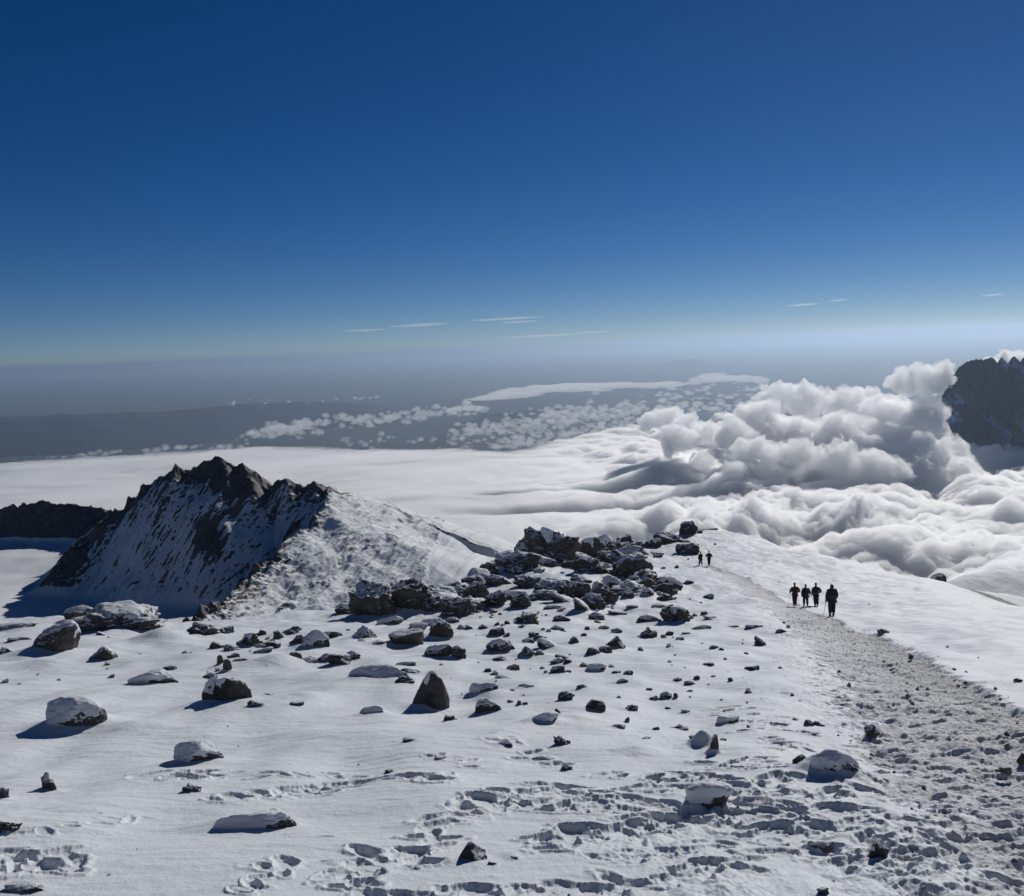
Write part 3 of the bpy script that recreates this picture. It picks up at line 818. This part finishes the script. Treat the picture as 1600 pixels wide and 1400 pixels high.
# ------------------------------------------------------------------ walkers
def skin(name, pts, edges, mat, parent, sub=1):
    """one continuous limb or body surface grown on a skeleton: pts = (x, y, z, rx[, ry])"""
    me = bpy.data.meshes.new(name); me.from_pydata([p[:3] for p in pts], edges, [])
    o = bpy.data.objects.new(name, me); COL.objects.link(o)
    o.modifiers.new('s', 'SKIN').use_smooth_shade = True
    for i, p in enumerate(pts):
        me.skin_vertices[0].data[i].radius = (p[3], p[4] if len(p) > 4 else p[3]); me.skin_vertices[0].data[i].use_root = i == 0
    m = o.modifiers.new('d', 'SUBSURF'); m.levels = sub; m.render_levels = sub
    dg = bpy.context.evaluated_depsgraph_get()
    me2 = bpy.data.meshes.new_from_object(o.evaluated_get(dg)); o.modifiers.clear(); o.data = me2; bpy.data.meshes.remove(me)
    me2.name = name; me2.materials.clear(); me2.materials.append(mat); me2.polygons.foreach_set('use_smooth', np.ones(len(me2.polygons), bool))
    o.parent = parent
    return o

def chain(n0, n): return [(n0 + i, n0 + i + 1) for i in range(n - 1)]

M_SKIN = simple('skin', (.35, .21, .15), .6)
M_GLOVE = simple('glove_fabric', (.02, .02, .024)); M_BOOT = simple('boot_leather', (.025, .02, .017))
def fabric(n, c): return simple(n, c, .85, 30, .3)

def person(u, v, hpx, label, jacket, trousers, hat, arms, legs, yaw=0.0, hood=False, bulk=1.0):
    P = cast(u, v); H = hpx / F * P[1]; s = H / 1.80
    print('person', u, round(P[1], 1), round(H, 2))
    root = bpy.data.objects.new('person', None); COL.objects.link(root)
    root.location = P - np.array((0, 0, .02)); root.rotation_euler = (0, 0, yaw); root.scale = (s, s, s)
    tag(root, label, 'person', 'hikers walking down the snow path')
    jm, tm, hm = fabric('jacket_fabric', jacket), fabric('trouser_fabric', trousers), fabric('hat_fabric', hat)
    sh = [(sx * .19, .0, 1.45) for sx in (-1, 1)]
    el, wr = [], []
    for sx, (e, w) in zip((-1, 1), arms):
        el.append((sx * e[0], e[1], e[2])); wr.append((sx * w[0], w[1], w[2]))
    kn, an = [], []
    for sx, (k, a) in zip((-1, 1), legs):
        kn.append((sx * k[0], k[1], k[2])); an.append((sx * a[0], a[1], a[2]))
    # body: pelvis first, spine, neck, head, arms with hands, legs with feet
    pts = [(0, 0, .95, .13, .10), (0, .0, 1.12, .12, .09), (0, .0, 1.32, .14, .10), (0, -.01, 1.47, .07, .065), (0, .005, 1.56, .05, .05), (0, .015, 1.63, .075, .085), (0, .02, 1.72, .075, .09), (0, .02, 1.79, .035, .04)]
    ed = chain(0, 8)
    pts.append((0, .118, 1.64, .013)); ed.append((5, 8))          # nose
    for sx in (-1, 1):
        pts.append((sx * .083, .01, 1.65, .012)); ed.append((5, len(pts) - 1))   # ears
    for i, sx in enumerate((-1, 1)):
        a = len(pts)
        pts += [(*sh[i], .058), (*el[i], .042), (*wr[i], .028)]
        ed += [(2, a), (a, a + 1), (a + 1, a + 2)]
        d = np.array(wr[i]) - np.array(el[i]); d /= np.linalg.norm(d)
        side = np.cross(d, (1, 0, 0)); side /= np.linalg.norm(side) + 1e-9
        palm = np.array(wr[i]) + d * .06
        pts.append((*palm, .034, .02)); ed.append((a + 2, a + 3))
        for f, (off, L) in enumerate([(-.030, .055), (-.010, .068), (.010, .063), (.028, .048)]):
            q = palm + side * off + d * .03; b = len(pts)
            pts += [(*q, .010), (*(q + d * L * .55 - side * .0), .009), (*(q + d * L + np.array((-sx * .015, 0, 0))), .008)]
            ed += [(a + 3, b), (b, b + 1), (b + 1, b + 2)]
        q = palm - side * .035 - d * .02; b = len(pts)
        pts += [(*q, .011), (*(q - side * .022 + d * .03), .010)]; ed += [(a + 3, b), (b, b + 1)]
        a = len(pts)
        pts += [(sx * .095, 0, .90, .095), (*kn[i], .062), (*an[i], .042), (an[i][0] * 1.05, an[i][1] + .06, an[i][2] - .05, .04, .035), (an[i][0] * 1.1, an[i][1] + .16, an[i][2] - .055, .036, .025)]
        ed += [(0, a)] + chain(a, 5)
    skin('body', pts, ed, M_SKIN, root)
    b = bulk
    b = b * 1.16
    jp = [(0, 0, 1.02, .185 * b, .145 * b), (0, 0, .86, .195 * b, .15 * b), (0, 0, 1.2, .175 * b, .14 * b), (0, -.01, 1.38, .19 * b, .135 * b), (0, -.01, 1.49, .11, .10), (0, 0, 1.55, .085, .085)]
    je = [(0, 1), (0, 2), (2, 3), (3, 4), (4, 5)]
    if hood: jp += [(0, -.015, 1.64, .118, .118), (0, -.01, 1.74, .10, .11)]; je += [(5, 6), (6, 7)]
    for i, sx in enumerate((-1, 1)):
        a = len(jp)
        m_ = [(sh[i][k] + el[i][k]) / 2 for k in range(3)]
        jp += [(sx * .20, -.01, 1.44, .085 * b), (*m_, .088 * b), (*el[i], .082 * b), (*wr[i], .058)]; je += [(3, a)] + chain(a, 4)
    skin('jacket', jp, je, jm, root)
    tp = [(0, 0, .93, .165, .125)]; te = []
    for i, sx in enumerate((-1, 1)):
        a = len(tp)
        m_ = [(kn[i][k] + an[i][k]) / 2 for k in range(3)]
        tp += [(sx * .10, 0, .82, .135), (*kn[i], .112), (*m_, .102), (an[i][0], an[i][1], an[i][2] + .02, .088)]; te += [(0, a)] + chain(a, 4)
    skin('trousers', tp, te, tm, root)
    for i, sx in enumerate((-1, 1)):
        x, y, z = an[i]
        skin('boot', [(x, y, z + .06, .064), (x, y, z - .03, .062, .06), (x * 1.04, y + .08, z - .045, .056, .05), (x * 1.08, y + .17, z - .055, .048, .036), (x, y - .05, z - .05, .045, .045)], [(0, 1), (1, 2), (2, 3), (1, 4)], M_BOOT, root)
        d = np.array(wr[i]) - np.array(el[i]); d /= np.linalg.norm(d)
        w = np.array(wr[i]); q = [w - d * .03, w + d * .03, w + d * .08, w + d * .14]
        side = np.cross(d, (1, 0, 0)); side /= np.linalg.norm(side) + 1e-9
        gp = [(*q[0], .042), (*q[1], .036), (*q[2], .042, .03)]; ge = chain(0, 3)
        for off, L in [(-.033, .07), (-.011, .085), (.012, .08), (.033, .062)]:
            k = len(gp); f0 = q[2] + side * off + d * .02
            gp += [(*f0, .014), (*(f0 + d * L), .012)]; ge += [(2, k), (k, k + 1)]
        k = len(gp); f0 = q[1] - side * .045 + d * .02
        gp += [(*f0, .014), (*(f0 - side * .018 + d * .04), .013)]; ge += [(1, k), (k, k + 1)]
        skin('glove', gp, ge, M_GLOVE, root)
    if not hood:
        skin('hat', [(0, .0, 1.69, .124, .134), (0, .0, 1.78, .108, .116), (0, -.01, 1.845, .04, .04)], chain(0, 3), hm, root)
        skin('collar', [(0, -.005, 1.51, .125, .115), (0, 0, 1.60, .105, .105)], [(0, 1)], jm, root)
    return root, P, s, wr

def thing(name, root, s, P, label, cat, yaw=0):
    e = bpy.data.objects.new(name, None); COL.objects.link(e); e.location = root.location; e.scale = root.scale; e.rotation_euler = root.rotation_euler
    return tag(e, label, cat)

def poles(root, P, s, wr, label, which=(0, 1), spread=.0):
    for i in which:
        e = thing('trekking_pole', root, s, P, label[i], 'trekking pole')
        w = np.array(wr[i]); sx = -1 if i == 0 else 1
        tip = np.array((w[0] + sx * (.08 + spread), w[1] + .12, .0)); top = w + (w - tip) / np.linalg.norm(w - tip) * .06
        skin('shaft', [(*top, .011), (*((top + tip) / 2), .011), (*tip, .009)], [(0, 1), (1, 2)], M_GLOVE, e, 1)
        skin('grip', [(*(top + (top - tip) * .01), .019), (*(w - (w - tip) * .06), .017)], [(0, 1)], M_BOOT, e, 1)
        b = tip + (w - tip) * .07
        skin('basket', [(*b, .045), (*(b + np.array((0, 0, .012))), .035)], [(0, 1)], M_BOOT, e, 1)

def backpack(root, P, s, label, col, sz=1.0):
    e = thing('backpack', root, s, P, label, 'backpack')
    m = fabric('backpack_fabric', col)
    skin('pack_body', [(0, -.24, 1.02, .16 * sz, .11 * sz), (0, -.26, 1.2, .18 * sz, .13 * sz), (0, -.25, 1.42, .16 * sz, .12 * sz), (0, -.24, 1.54, .10 * sz, .09 * sz)], chain(0, 4), m, e, 2)
    skin('pack_pocket', [(0, -.38, 1.1, .10 * sz, .05 * sz), (0, -.39, 1.24, .10 * sz, .05 * sz)], [(0, 1)], m, e, 2)
    for sx in (-1, 1):
        skin('strap', [(sx * .10, -.16, 1.1, .022, .012), (sx * .13, -.13, 1.5, .024, .012), (sx * .12, .10, 1.5, .024, .012), (sx * .12, .17, 1.28, .022, .012)], chain(0, 4), m, e)

DOWN = ((.27, -.02, 1.17), (.29, .05, .92))
OUT = ((.37, -.06, 1.19), (.30, .16, 1.03))
STAND = ((.10, .03, .50), (.10, 0, .10)); TIGHT = ((.075, .03, .50), (.065, -.02, .10)); FWD = ((.09, .14, .53), (.08, .16, .11)); BACK = ((.09, -.02, .50), (.09, -.22, .15)); WIDE = ((.13, .03, .50), (.13, 0, .10))
r1, P, s_, w = person(1242, 947, 38, 'hiker in dark red and olive jacket at the left end of the group of four', (.055, .022, .022), (.018, .02, .028), (.02, .02, .028), (OUT, OUT), (TIGHT, TIGHT), .05)
poles(r1, P, s_, w, ['trekking pole in the left hand of the hiker in the dark red jacket', 'trekking pole in the right hand of the hiker in the dark red jacket'], spread=.06)
r2, P, s_, w = person(1259, 948, 36.5, 'broad hiker in dark navy with a backpack, second from left in the group of four', (.018, .023, .045), (.016, .022, .03), (.03, .035, .05), (DOWN, ((.33, -.02, 1.17), (.34, .05, .98))), (WIDE, WIDE), -.05, bulk=1.15)
backpack(r2, P, s_, 'dark navy backpack on the broad second hiker of the group of four', (.015, .02, .036), 1.1)
r3, P, s_, w = person(1275, 948, 39, 'hiker in charcoal jacket with one elbow stuck out, third in the group of four', (.024, .03, .04), (.014, .015, .018), (.07, .08, .10), (DOWN, OUT), (TIGHT, ((.12, .03, .5), (.11, 0, .1))), 0)
r4, P, s_, w = person(1300, 963, 54, 'nearest hiker standing alone in dark coat with navy hood', (.022, .028, .036), (.012, .014, .02), (.01, .015, .04), (((.28, -.02, 1.16), (.30, .05, .90)), ((.27, -.02, 1.17), (.25, .06, .95))), (STAND, ((.11, .06, .5), (.11, .05, .1))), .08, hood=True, bulk=1.08)
poles(r4, P, s_, w, ['thin trekking pole held on the left by the nearest hiker', ''], which=(0,), spread=.02)
r5, P, s_, w = person(1095, 884, 22.5, 'far hiker in black in mid stride, left one of the distant pair', (.012, .014, .022), (.01, .012, .016), (.01, .012, .03), (DOWN, ((.20, -.02, 1.17), (.2, .12, .98))), (FWD, BACK), .3)
r6, P, s_, w = person(1108, 884, 24, 'far hiker with both elbows out, right one of the distant pair', (.014, .016, .026), (.012, .014, .02), (.01, .01, .015), (OUT, OUT), (TIGHT, TIGHT), 0)
print('people', time.time() - T0)

# ------------------------------------------------------------------ far country: lowland, ranges, clouds, haze
def far_land():
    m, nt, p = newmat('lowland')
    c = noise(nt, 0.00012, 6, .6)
    nt.links.new(mix(nt, rng(nt, c.outputs[0], .35, .65), (0.014, 0.028, 0.048), (0.030, 0.044, 0.062)), p.inputs['Base Color'])  # bluish land colour, painting in part of the blue distance haze
    p.inputs['Roughness'].default_value = .95
    n = 96; th = np.linspace(0, 2 * np.pi, n, endpoint=False)
    V = [(0, 0, -3000)]
    for R in (3000, 12000, 40000, 120000, 290000): V += [(R * math.cos(t), R * math.sin(t), -3000 - 0 * R) for t in th]
    F4 = []
    for k in range(4):
        for i in range(n):
            a = 1 + k * n + i; b = 1 + k * n + (i + 1) % n
            F4.append((a, b, b + n, a + n))
    for i in range(0, n, 2):
        F4.append((0, 1 + i, 1 + (i + 1) % n, 1 + (i + 2) % n))
    tag(mesh_obj('lowland', V, F4, m), kind='structure')
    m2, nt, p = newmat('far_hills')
    p.inputs['Base Color'].default_value = (.018, .034, .062, 1); p.inputs['Roughness'].default_value = .95  # blue of the distance haze partly put into the base colour
    def rangeo(name, pts, depth, seed, zb=-3020, rough=130):
        # pts: (u, v) crest as seen, at distance y
        y0 = pts[0][2]
        us = np.linspace(pts[0][0], pts[-1][0], 260)
        vs = np.interp(us, [p[0] for p in pts], [p[1] for p in pts]); ys = np.interp(us, [p[0] for p in pts], [p[2] for p in pts])
        C = np.array([at(u, v, y) for u, v, y in zip(us, vs, ys)])
        k = np.linspace(-1, 1, 41)
        X = C[:, 0][None] * (1 + k[:, None] * depth / y0); Y = C[:, 1][None] + k[:, None] * depth
        hz = C[:, 2][None] - zb
        prof = np.maximum(0, 1 - np.abs(k[:, None]) ** 1.2)
        Z = zb + hz * prof + rough * ridged2(X / 2600 + seed, Y / 2600, 4, seed) * prof ** .5 * np.minimum(1, hz / 700) * .5 - rough * .5 * (np.abs(k[:, None]) < .15)
        tag(mesh_obj(name, np.stack([X, Y, Z], -1).reshape(-1, 3), grid_faces(41, 260), m2), kind='structure')
    rangeo('hills', [(-500, 662, 36000), (-200, 656, 36000), (0, 652, 36000), (60, 649, 36000), (130, 646, 36000), (250, 644, 37000), (330, 637, 38000), (400, 629, 40000), (520, 628, 42000), (640, 640, 43000), (760, 655, 44000)], 5000, 5)
    rangeo('hills', [(760, 600, 110000), (850, 584, 110000), (930, 582, 110000), (1000, 576, 110000), (1060, 564, 110000), (1090, 561, 110000), (1130, 572, 110000), (1250, 580, 110000), (1400, 590, 110000)], 9000, 15, rough=200)

def far_peak():
    """the great dark rock peak that rises out of the clouds at the right border"""
    P = [(1380, 800), (1415, 735), (1432, 712), (1452, 672), (1466, 640), (1475, 612), (1488, 588), (1500, 572), (1516, 563), (1540, 561), (1552, 558), (1558, 566), (1566, 558), (1574, 567), (1586, 556), (1594, 566), (1606, 552), (1625, 560), (1650, 540), (1700, 560), (1760, 600), (1850, 700), (1950, 800)]
    us = np.linspace(1380, 1950, 520)
    vs = np.interp(us, [p[0] for p in P], [p[1] for p in P])
    C = np.array([at(u, v, 7400.) for u, v in zip(us, vs)])
    k = np.linspace(0, 1, 300) ** 1.0
    base = -1500.
    rows = []
    for s_ in (1, -1):
        kk = k if s_ == 1 else k[1:]
        hz = np.maximum(C[:, 2] - base, 20)[None]
        drop = kk[:, None]
        Y = 7400 - s_ * (drop ** 1.25) * 900 * (.35 + .65 * hz / 1250)
        Z = base + hz * (1 - drop)
        X = np.repeat(C[:, 0][None], len(kk), 0)
        rows.append((X, Y, Z))
    X = np.vstack([rows[0][0][::-1], rows[1][0]]); Y = np.vstack([rows[0][1][::-1], rows[1][1]]); Z = np.vstack([rows[0][2][::-1], rows[1][2]])
    # ribs and gullies
    d = np.abs(Y - 7400)
    rib = ridged2(X / 210 + .25 * n2(Z / 160, X / 500, 3), Z / 520 + X / 900, 5, 140, .6)
    sm = ss(d, 0, 120)
    Y = Y - np.sign(7400 - Y) * (rib - .5) * 75 * sm
    X = X + 14 * fbm2(Z / 60, Y / 60, 3, 143)
    Z = Z + 10 * fbm2(X / 30, Y / 40, 3, 144) * (1 - .3 * sm)
    m, nt, p = newmat('far_peak_rock_blue_shade')
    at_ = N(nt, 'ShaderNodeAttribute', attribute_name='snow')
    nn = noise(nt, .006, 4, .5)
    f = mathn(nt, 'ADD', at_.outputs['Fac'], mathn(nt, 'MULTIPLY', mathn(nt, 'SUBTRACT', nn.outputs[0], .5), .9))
    nt.links.new(mix(nt, rng(nt, f, .50, .62), (0.012, 0.024, 0.060), (.17, .26, .46)), p.inputs['Base Color'])  # rock and snow both tinted navy: blue shade and haze put into the colour
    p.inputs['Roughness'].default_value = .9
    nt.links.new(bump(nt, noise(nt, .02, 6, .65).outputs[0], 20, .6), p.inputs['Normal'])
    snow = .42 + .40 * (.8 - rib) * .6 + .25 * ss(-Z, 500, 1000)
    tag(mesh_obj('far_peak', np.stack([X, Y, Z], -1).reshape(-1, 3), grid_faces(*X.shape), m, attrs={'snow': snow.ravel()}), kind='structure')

def mat_cloud(name, dens, g, al=1.0):
    m = bpy.data.materials.new(name); m.use_nodes = True; nt = m.node_tree
    nt.nodes.remove(nt.nodes['Principled BSDF'])
    v = N(nt, 'ShaderNodeVolumePrincipled')
    v.inputs['Color'].default_value = (al, al, al, 1); v.inputs['Density'].default_value = dens; v.inputs['Anisotropy'].default_value = g
    nt.links.new(v.outputs[0], nt.nodes['Material Output'].inputs['Volume'])
    return m
M_DECK = mat_cloud('cloud_sea', .032, .45, .992); M_CLOUD = mat_cloud('cloud', .017, .35); M_TUFT = mat_cloud('cloud_tuft', .003, .2)

def cloud_deck():
    cols = np.linspace(-1.0, 1.0, 1150)
    rows = np.exp(np.linspace(math.log(1500), math.log(15500), 850))
    A, Y = np.meshgrid(cols, rows); X = A * Y
    Z = np.full(X.shape, -1010.)
    wX = X + 260 * fbm2(X / 1500, Y / 1500, 2, 205); wY = Y + 260 * fbm2(X / 1500, Y / 1500, 2, 207)
    right = ss(A, -.02, .28)
    bil = 0; a_ = 1; f_ = 1
    for k in range(8):
        bil = bil + a_ * (2 * np.abs(n2(wX / 900 * f_, wY / 900 * f_, 210 + k)) - .4); a_ *= .56; f_ *= 2.05
    low = fbm2(wX / 2400, wY / 2400, 3, 220)
    Z += right * (95 * bil + 70 * low) + (1 - right) * (34 * low + 13 * bil)
    def lump(u, v, y, sx, sy, h, rot=0.0):
        p = at(u, v, y); dx = X - p[0]; dy = Y - p[1]
        c, s = math.cos(rot), math.sin(rot)
        q = ((c * dx + s * dy) / sx) ** 2 + ((-s * dx + c * dy) / sy) ** 2
        return .6 * h * np.exp(-q * q * .5) * (1 + .3 * bil)
    # long billow in front of the towers, troughs behind it
    Z = Z + lump(1090, 790, 4700, 380, 260, 120) + lump(1250, 775, 4900, 420, 280, 125) + lump(1400, 760, 5200, 420, 260, 90) + lump(1520, 790, 4700, 300, 240, 60)
    Z = Z + lump(1050, 815, 3900, 200, 160, 30) + lump(1180, 850, 3300, 240, 160, 40) + lump(1400, 850, 3300, 260, 160, 45) + lump(1560, 860, 3200, 260, 160, 40)
    Z = Z - lump(950, 765, 5600, 700, 130, 170, .12) - lump(1120, 735, 6300, 700, 120, 190, .1) - lump(880, 740, 6300, 500, 70, 120, .15)
    # far edge
    ae, ye = zip(*[(pix(u, v)[0], -1000 / pix(u, v)[1]) for u, v in [(-500, 738), (0, 721), (200, 709), (390, 701), (560, 699), (700, 699), (790, 703), (860, 694), (950, 680), (1040, 668), (1200, 660), (1400, 660), (1700, 660), (2200, 660)]])
    edge = np.interp(A, ae, ye) + (120 + 500 * right) * fbm2(X / 900, Y / 900, 4, 230)
    d = Y - edge
    Z = Z + 14 * np.exp(-(d / 250) ** 2)
    T = (28 + 24 * fbm2(wX / 1500, wY / 1500, 4, 225)) * (1 - right) + 850 * right
    T = np.clip(T, 6, 900) * ss(-d, 0, 500) ** .7
    rim = np.minimum(np.minimum(np.arange(len(rows))[:, None], len(rows) - 1 - np.arange(len(rows))[:, None]), np.minimum(np.arange(len(cols))[None], len(cols) - 1 - np.arange(len(cols))[None]))
    T = T * (rim > 0)
    T[T < .5] = 0
    n_ = X.size; q = grid_faces(len(rows), len(cols)); q = q[T.ravel()[q].max(1) > 0]
    Vt = np.stack([X, Y, Z], -1).reshape(-1, 3); Vb = Vt.copy(); Vb[:, 2] -= T.ravel()
    V = np.vstack([Vt, Vb]); bi = np.where(T.ravel() > 0, np.arange(n_) + n_, np.arange(n_))   # the rim is shared: a closed skin
    f = np.vstack([q, bi[q][:, ::-1]])
    u_, inv = np.unique(f, return_inverse=True); V = V[u_]; f = inv.reshape(f.shape)
    tag(mesh_obj('cloud_sea', V, f, M_DECK), kind='stuff')

def puff_mesh(blobs, voxel, seed, amp, scale, flat=None):
    """one closed cloud skin from a set of balls, then billowed"""
    D, Fc = ICO[3]
    V = []; Fs = []; n = 0
    for (c, r) in blobs:
        V.append(D * r + np.array(c)); Fs.append(Fc + n); n += len(D)
    me = bpy.data.meshes.new('tmp'); V = np.vstack(V); Fs = np.vstack(Fs)
    me.from_pydata(V.tolist(), [], Fs.tolist())
    o = bpy.data.objects.new('tmp', me); COL.objects.link(o)
    md = o.modifiers.new('r', 'REMESH'); md.mode = 'VOXEL'; md.voxel_size = voxel
    dg = bpy.context.evaluated_depsgraph_get(); ev = o.evaluated_get(dg); m2 = ev.to_mesh()
    P = np.empty(len(m2.vertices) * 3, np.float32); m2.vertices.foreach_get('co', P); P = P.reshape(-1, 3).astype(float)
    Nn = np.empty_like(P, dtype=np.float32).ravel(); m2.vertices.foreach_get('normal', Nn); Nn = Nn.reshape(-1, 3)
    faces = np.array([p.vertices[:] for p in m2.polygons])
    ev.to_mesh_clear(); bpy.data.objects.remove(o); bpy.data.meshes.remove(me)
    b = bil3(P / scale + seed * 3.3, 6, seed, .58)
    w = np.stack([fbm3(P / (scale * 1.3) + o_, 4, seed + 20, .6) for o_ in (0, 31.7, 63.1)], 1)
    P = P + Nn * (amp * b)[:, None] + w * amp * 1.5 + np.stack([fbm3(P / (scale * .34) + o_, 3, seed + 40, .6) for o_ in (5, 41.7, 83.1)], 1) * amp * .5
    if flat is not None: P[:, 2] = np.maximum(P[:, 2], flat + .12 * (P[:, 2] - flat))
    return P, faces

def cumulus():
    rs = np.random.RandomState(5)
    def tower(name, label, y, spots, n, rmin, voxel, seed, amp, lean=15):
        B = []
        for (u, v, r) in spots:                      # r in photograph pixels
            c = at(u, v, y + rs.uniform(-.01, .01) * y - (v - spots[0][1]) * lean); R = r / F * y
            B.append((c, R * .72))
            for k in range(n):
                d = rs.normal(size=3); d /= np.linalg.norm(d); d[2] = abs(d[2]) * .9 - .25
                B.append((c + d * R * rs.uniform(.55, .85), R * rs.uniform(.22, .46)))
        P, f = puff_mesh(B, voxel, seed, amp * 1.5, amp * 9)
        c = P.mean(0); c[2] = P[:, 2].min()
        o = mesh_obj(name, P - c, f, M_CLOUD); o.location = c
        tag(o, label, 'cloud', 'heaped clouds standing above the cloud sea')
    tower('cumulus_cloud', 'broad heaped white cloud with many domes in the middle of the cloud bank', 7000,
          [(1185, 660, 40), (1215, 625, 32), (1275, 632, 42), (1230, 680, 45), (1330, 640, 42), (1300, 690, 55), (1380, 660, 45), (1370, 705, 50), (1120, 712, 20), (1090, 722, 16), (1140, 735, 18), (1500, 735, 26), (1430, 680, 42), (1440, 715, 45), (1480, 705, 30), (1195, 610, 14), (1150, 690, 30), (1180, 712, 34), (1240, 722, 34), (1310, 728, 36), (1380, 735, 36), (1450, 738, 34), (1350, 622, 24), (1400, 632, 22), (1170, 645, 18)], 34, 0, 11, 3, 28)
    tower('cumulus_cloud', 'low cloud bank lapping round the foot of the dark peak', 6700,
          [(1510, 712, 20), (1545, 718, 26), (1585, 722, 26), (1625, 722, 30), (1670, 725, 34)], 24, 0, 11, 21, 16, 4)
    tower('cumulus_cloud', 'small round cloud tuft at the left end of the cloud bank', 7400,
          [(1035, 655, 27), (1070, 665, 25), (1015, 665, 16), (1110, 680, 26), (1060, 690, 30)], 22, 0, 11, 8, 18)
    tower('cumulus_cloud', 'round puff of cloud leaning against the dark peak', 6900,
          [(1455, 600, 34), (1415, 597, 26), (1450, 640, 34), (1475, 580, 20), (1440, 590, 26)], 22, 0, 11, 12, 14, 2)
    tower('cumulus_cloud', 'bright cloud rising behind the summit of the dark peak', 9500,
          [(1570, 562, 24), (1600, 575, 30), (1545, 575, 18), (1640, 585, 40)], 20, 0, 15, 15, 24)

def small_clouds():
    """fields of little clouds over the lowland"""
    rs = np.random.RandomState(9)
    D, Fc = ICO[3]
    D2, Fc2 = ico(2)
    V = []; Fs = []; n = 0
    def puff(u, v, w, h, z, y=None):
        nonlocal n
        a, e = pix(u, v)
        y = z / e
        W = w / F * y; Hh = h / F * y
        DD, FF = (D, Fc) if w > 8 else (D2, Fc2)
        r = 1 + .45 * bil3(DD * 2.2 + rs.uniform(0, 50, 3), 3, 5, .55)
        P = DD * r[:, None] * np.array((W / 2, W * rs.uniform(.5, .9), Hh / 2))
        P[:, 2] = np.where(P[:, 2] < 0, P[:, 2] * .4, P[:, 2])
        V.append(P + np.array((a * y, y, z))); Fs.append(FF + n); n += len(DD)
    def band(pts, num, jv, w, h, z=-2000):
        us = [p[0] for p in pts]
        for k in range(num):
            u = rs.uniform(us[0], us[-1]); v = np.interp(u, us, [p[1] for p in pts]) + rs.normal() * jv
            s = rs.uniform(.4, 1.3)
            puff(u, v, w * s * .9, h * s * 1.7, z + rs.uniform(-60, 60))
    band([(60, 716), (190, 706)], 20, 1.5, 10, 4); band([(205, 704), (390, 699)], 34, 2.0, 12, 5)
    band([(120, 712), (180, 707)], 14, 1.0, 8, 5)
    band([(390, 680), (420, 672), (500, 662), (600, 655), (740, 637)], 190, 4.5, 13, 6)
    band([(410, 676), (500, 668)], 50, 4, 16, 8)
    band([(360, 688), (480, 678), (560, 690)], 18, 4, 8, 4); band([(520, 692), (600, 688), (690, 690)], 26, 4, 10, 5)
    band([(345, 630), (420, 627), (480, 628), (600, 620)], 22, 2.0, 8, 4, -1600)
    band([(700, 680), (800, 664), (900, 650), (1000, 645)], 330, 9, 12, 5.5); band([(780, 690), (880, 672), (990, 668)], 170, 8, 12, 5.5)
    band([(820, 652), (1000, 640), (1180, 636)], 200, 6, 12, 4); band([(720, 700), (830, 690), (960, 680)], 70, 5, 16, 6)
    band([(1000, 625), (1100, 615), (1200, 612)], 60, 8, 14, 4); band([(1080, 592), (1130, 590), (1190, 596)], 40, 4, 26, 5)
    band([(700, 640), (760, 640)], 30, 3, 14, 4)
    # flat sheets
    for (u, v, w, h) in [(800, 618, 100, 12), (840, 610, 130, 14), (900, 606, 140, 12), (960, 603, 120, 9), (1020, 603, 90, 9), (770, 622, 80, 8), (1135, 592, 90, 9), (730, 638, 60, 6), (1045, 600, 50, 8)]:
        puff(u, v, w, h, -2000)
    tag(mesh_obj('distant_clouds', np.vstack(V), np.vstack(Fs), M_TUFT), kind='stuff')

def haze():
    m = bpy.data.materials.new('haze'); m.use_nodes = True; nt = m.node_tree
    nt.nodes.remove(nt.nodes['Principled BSDF'])
    v = N(nt, 'ShaderNodeVolumePrincipled')
    v.inputs['Color'].default_value = (.48, .61, .775, 1); v.inputs['Density'].default_value = 1.2e-5; v.inputs['Anisotropy'].default_value = .58
    nt.links.new(v.outputs[0], nt.nodes['Material Output'].inputs['Volume'])
    R = 300000.; z0, z1 = -3100., 560.
    V = [(x, y, z) for z in (z0, z1) for x, y in ((-R, -R), (R, -R), (R, R), (-R, R))]
    Fc = [(0, 3, 2, 1), (4, 5, 6, 7), (0, 1, 5, 4), (1, 2, 6, 5), (2, 3, 7, 6), (3, 0, 4, 7)]
    tag(mesh_obj('haze', V, Fc, m, smooth=False), kind='stuff')

def wisps():
    """thin streaks of high cloud above the horizon haze"""
    rs = np.random.RandomState(3)
    m = mat_cloud('cirrus', .00012, .4)
    for (u, v, w, h, lab) in [(655, 508, 95, 5, 'short bright cloud streak low in the sky, leftmost of the thin streaks'), (570, 516, 70, 3, 'faint thin cloud streak at the far left of the streaks'), (790, 498, 110, 3.5, 'long fine cloud streak highest of the middle streaks'), (810, 503, 60, 3, 'faint short streak just below the long fine cloud streak'),
                              (840, 525, 130, 4, 'pale cloud streak low over the horizon haze in the middle'), (925, 519, 60, 2.5, 'small pale streak right of the low middle cloud streak'), (1255, 476, 45, 3, 'small cloud streak right of centre in the lower sky'), (1310, 469, 25, 2.5, 'tiny cloud speck right of the small cloud streak'), (1550, 461, 25, 3, 'tiny cloud speck in the sky near the right border')]:
        y = 110000.; c = at(u, v, y); D, Fc = ICO[4]
        r = 1 + .35 * fbm3(D * np.array((3.5, 1.2, 1.2)) + rs.uniform(0, 40, 3), 4, 2)
        k = y / F
        P = D * r[:, None] * np.array((w / 2 * k, 2400, h / 2 * k)); P[:, 2] += P[:, 0] * .012
        o = mesh_obj('cirrus_streak', P, Fc, m); o.location = c
        tag(o, lab, 'cloud', 'thin cloud streaks low in the sky')

far_land(); far_peak(); wisps(); cloud_deck(); print('deck', time.time() - T0)
cumulus(); small_clouds(); print('clouds', time.time() - T0)
haze()
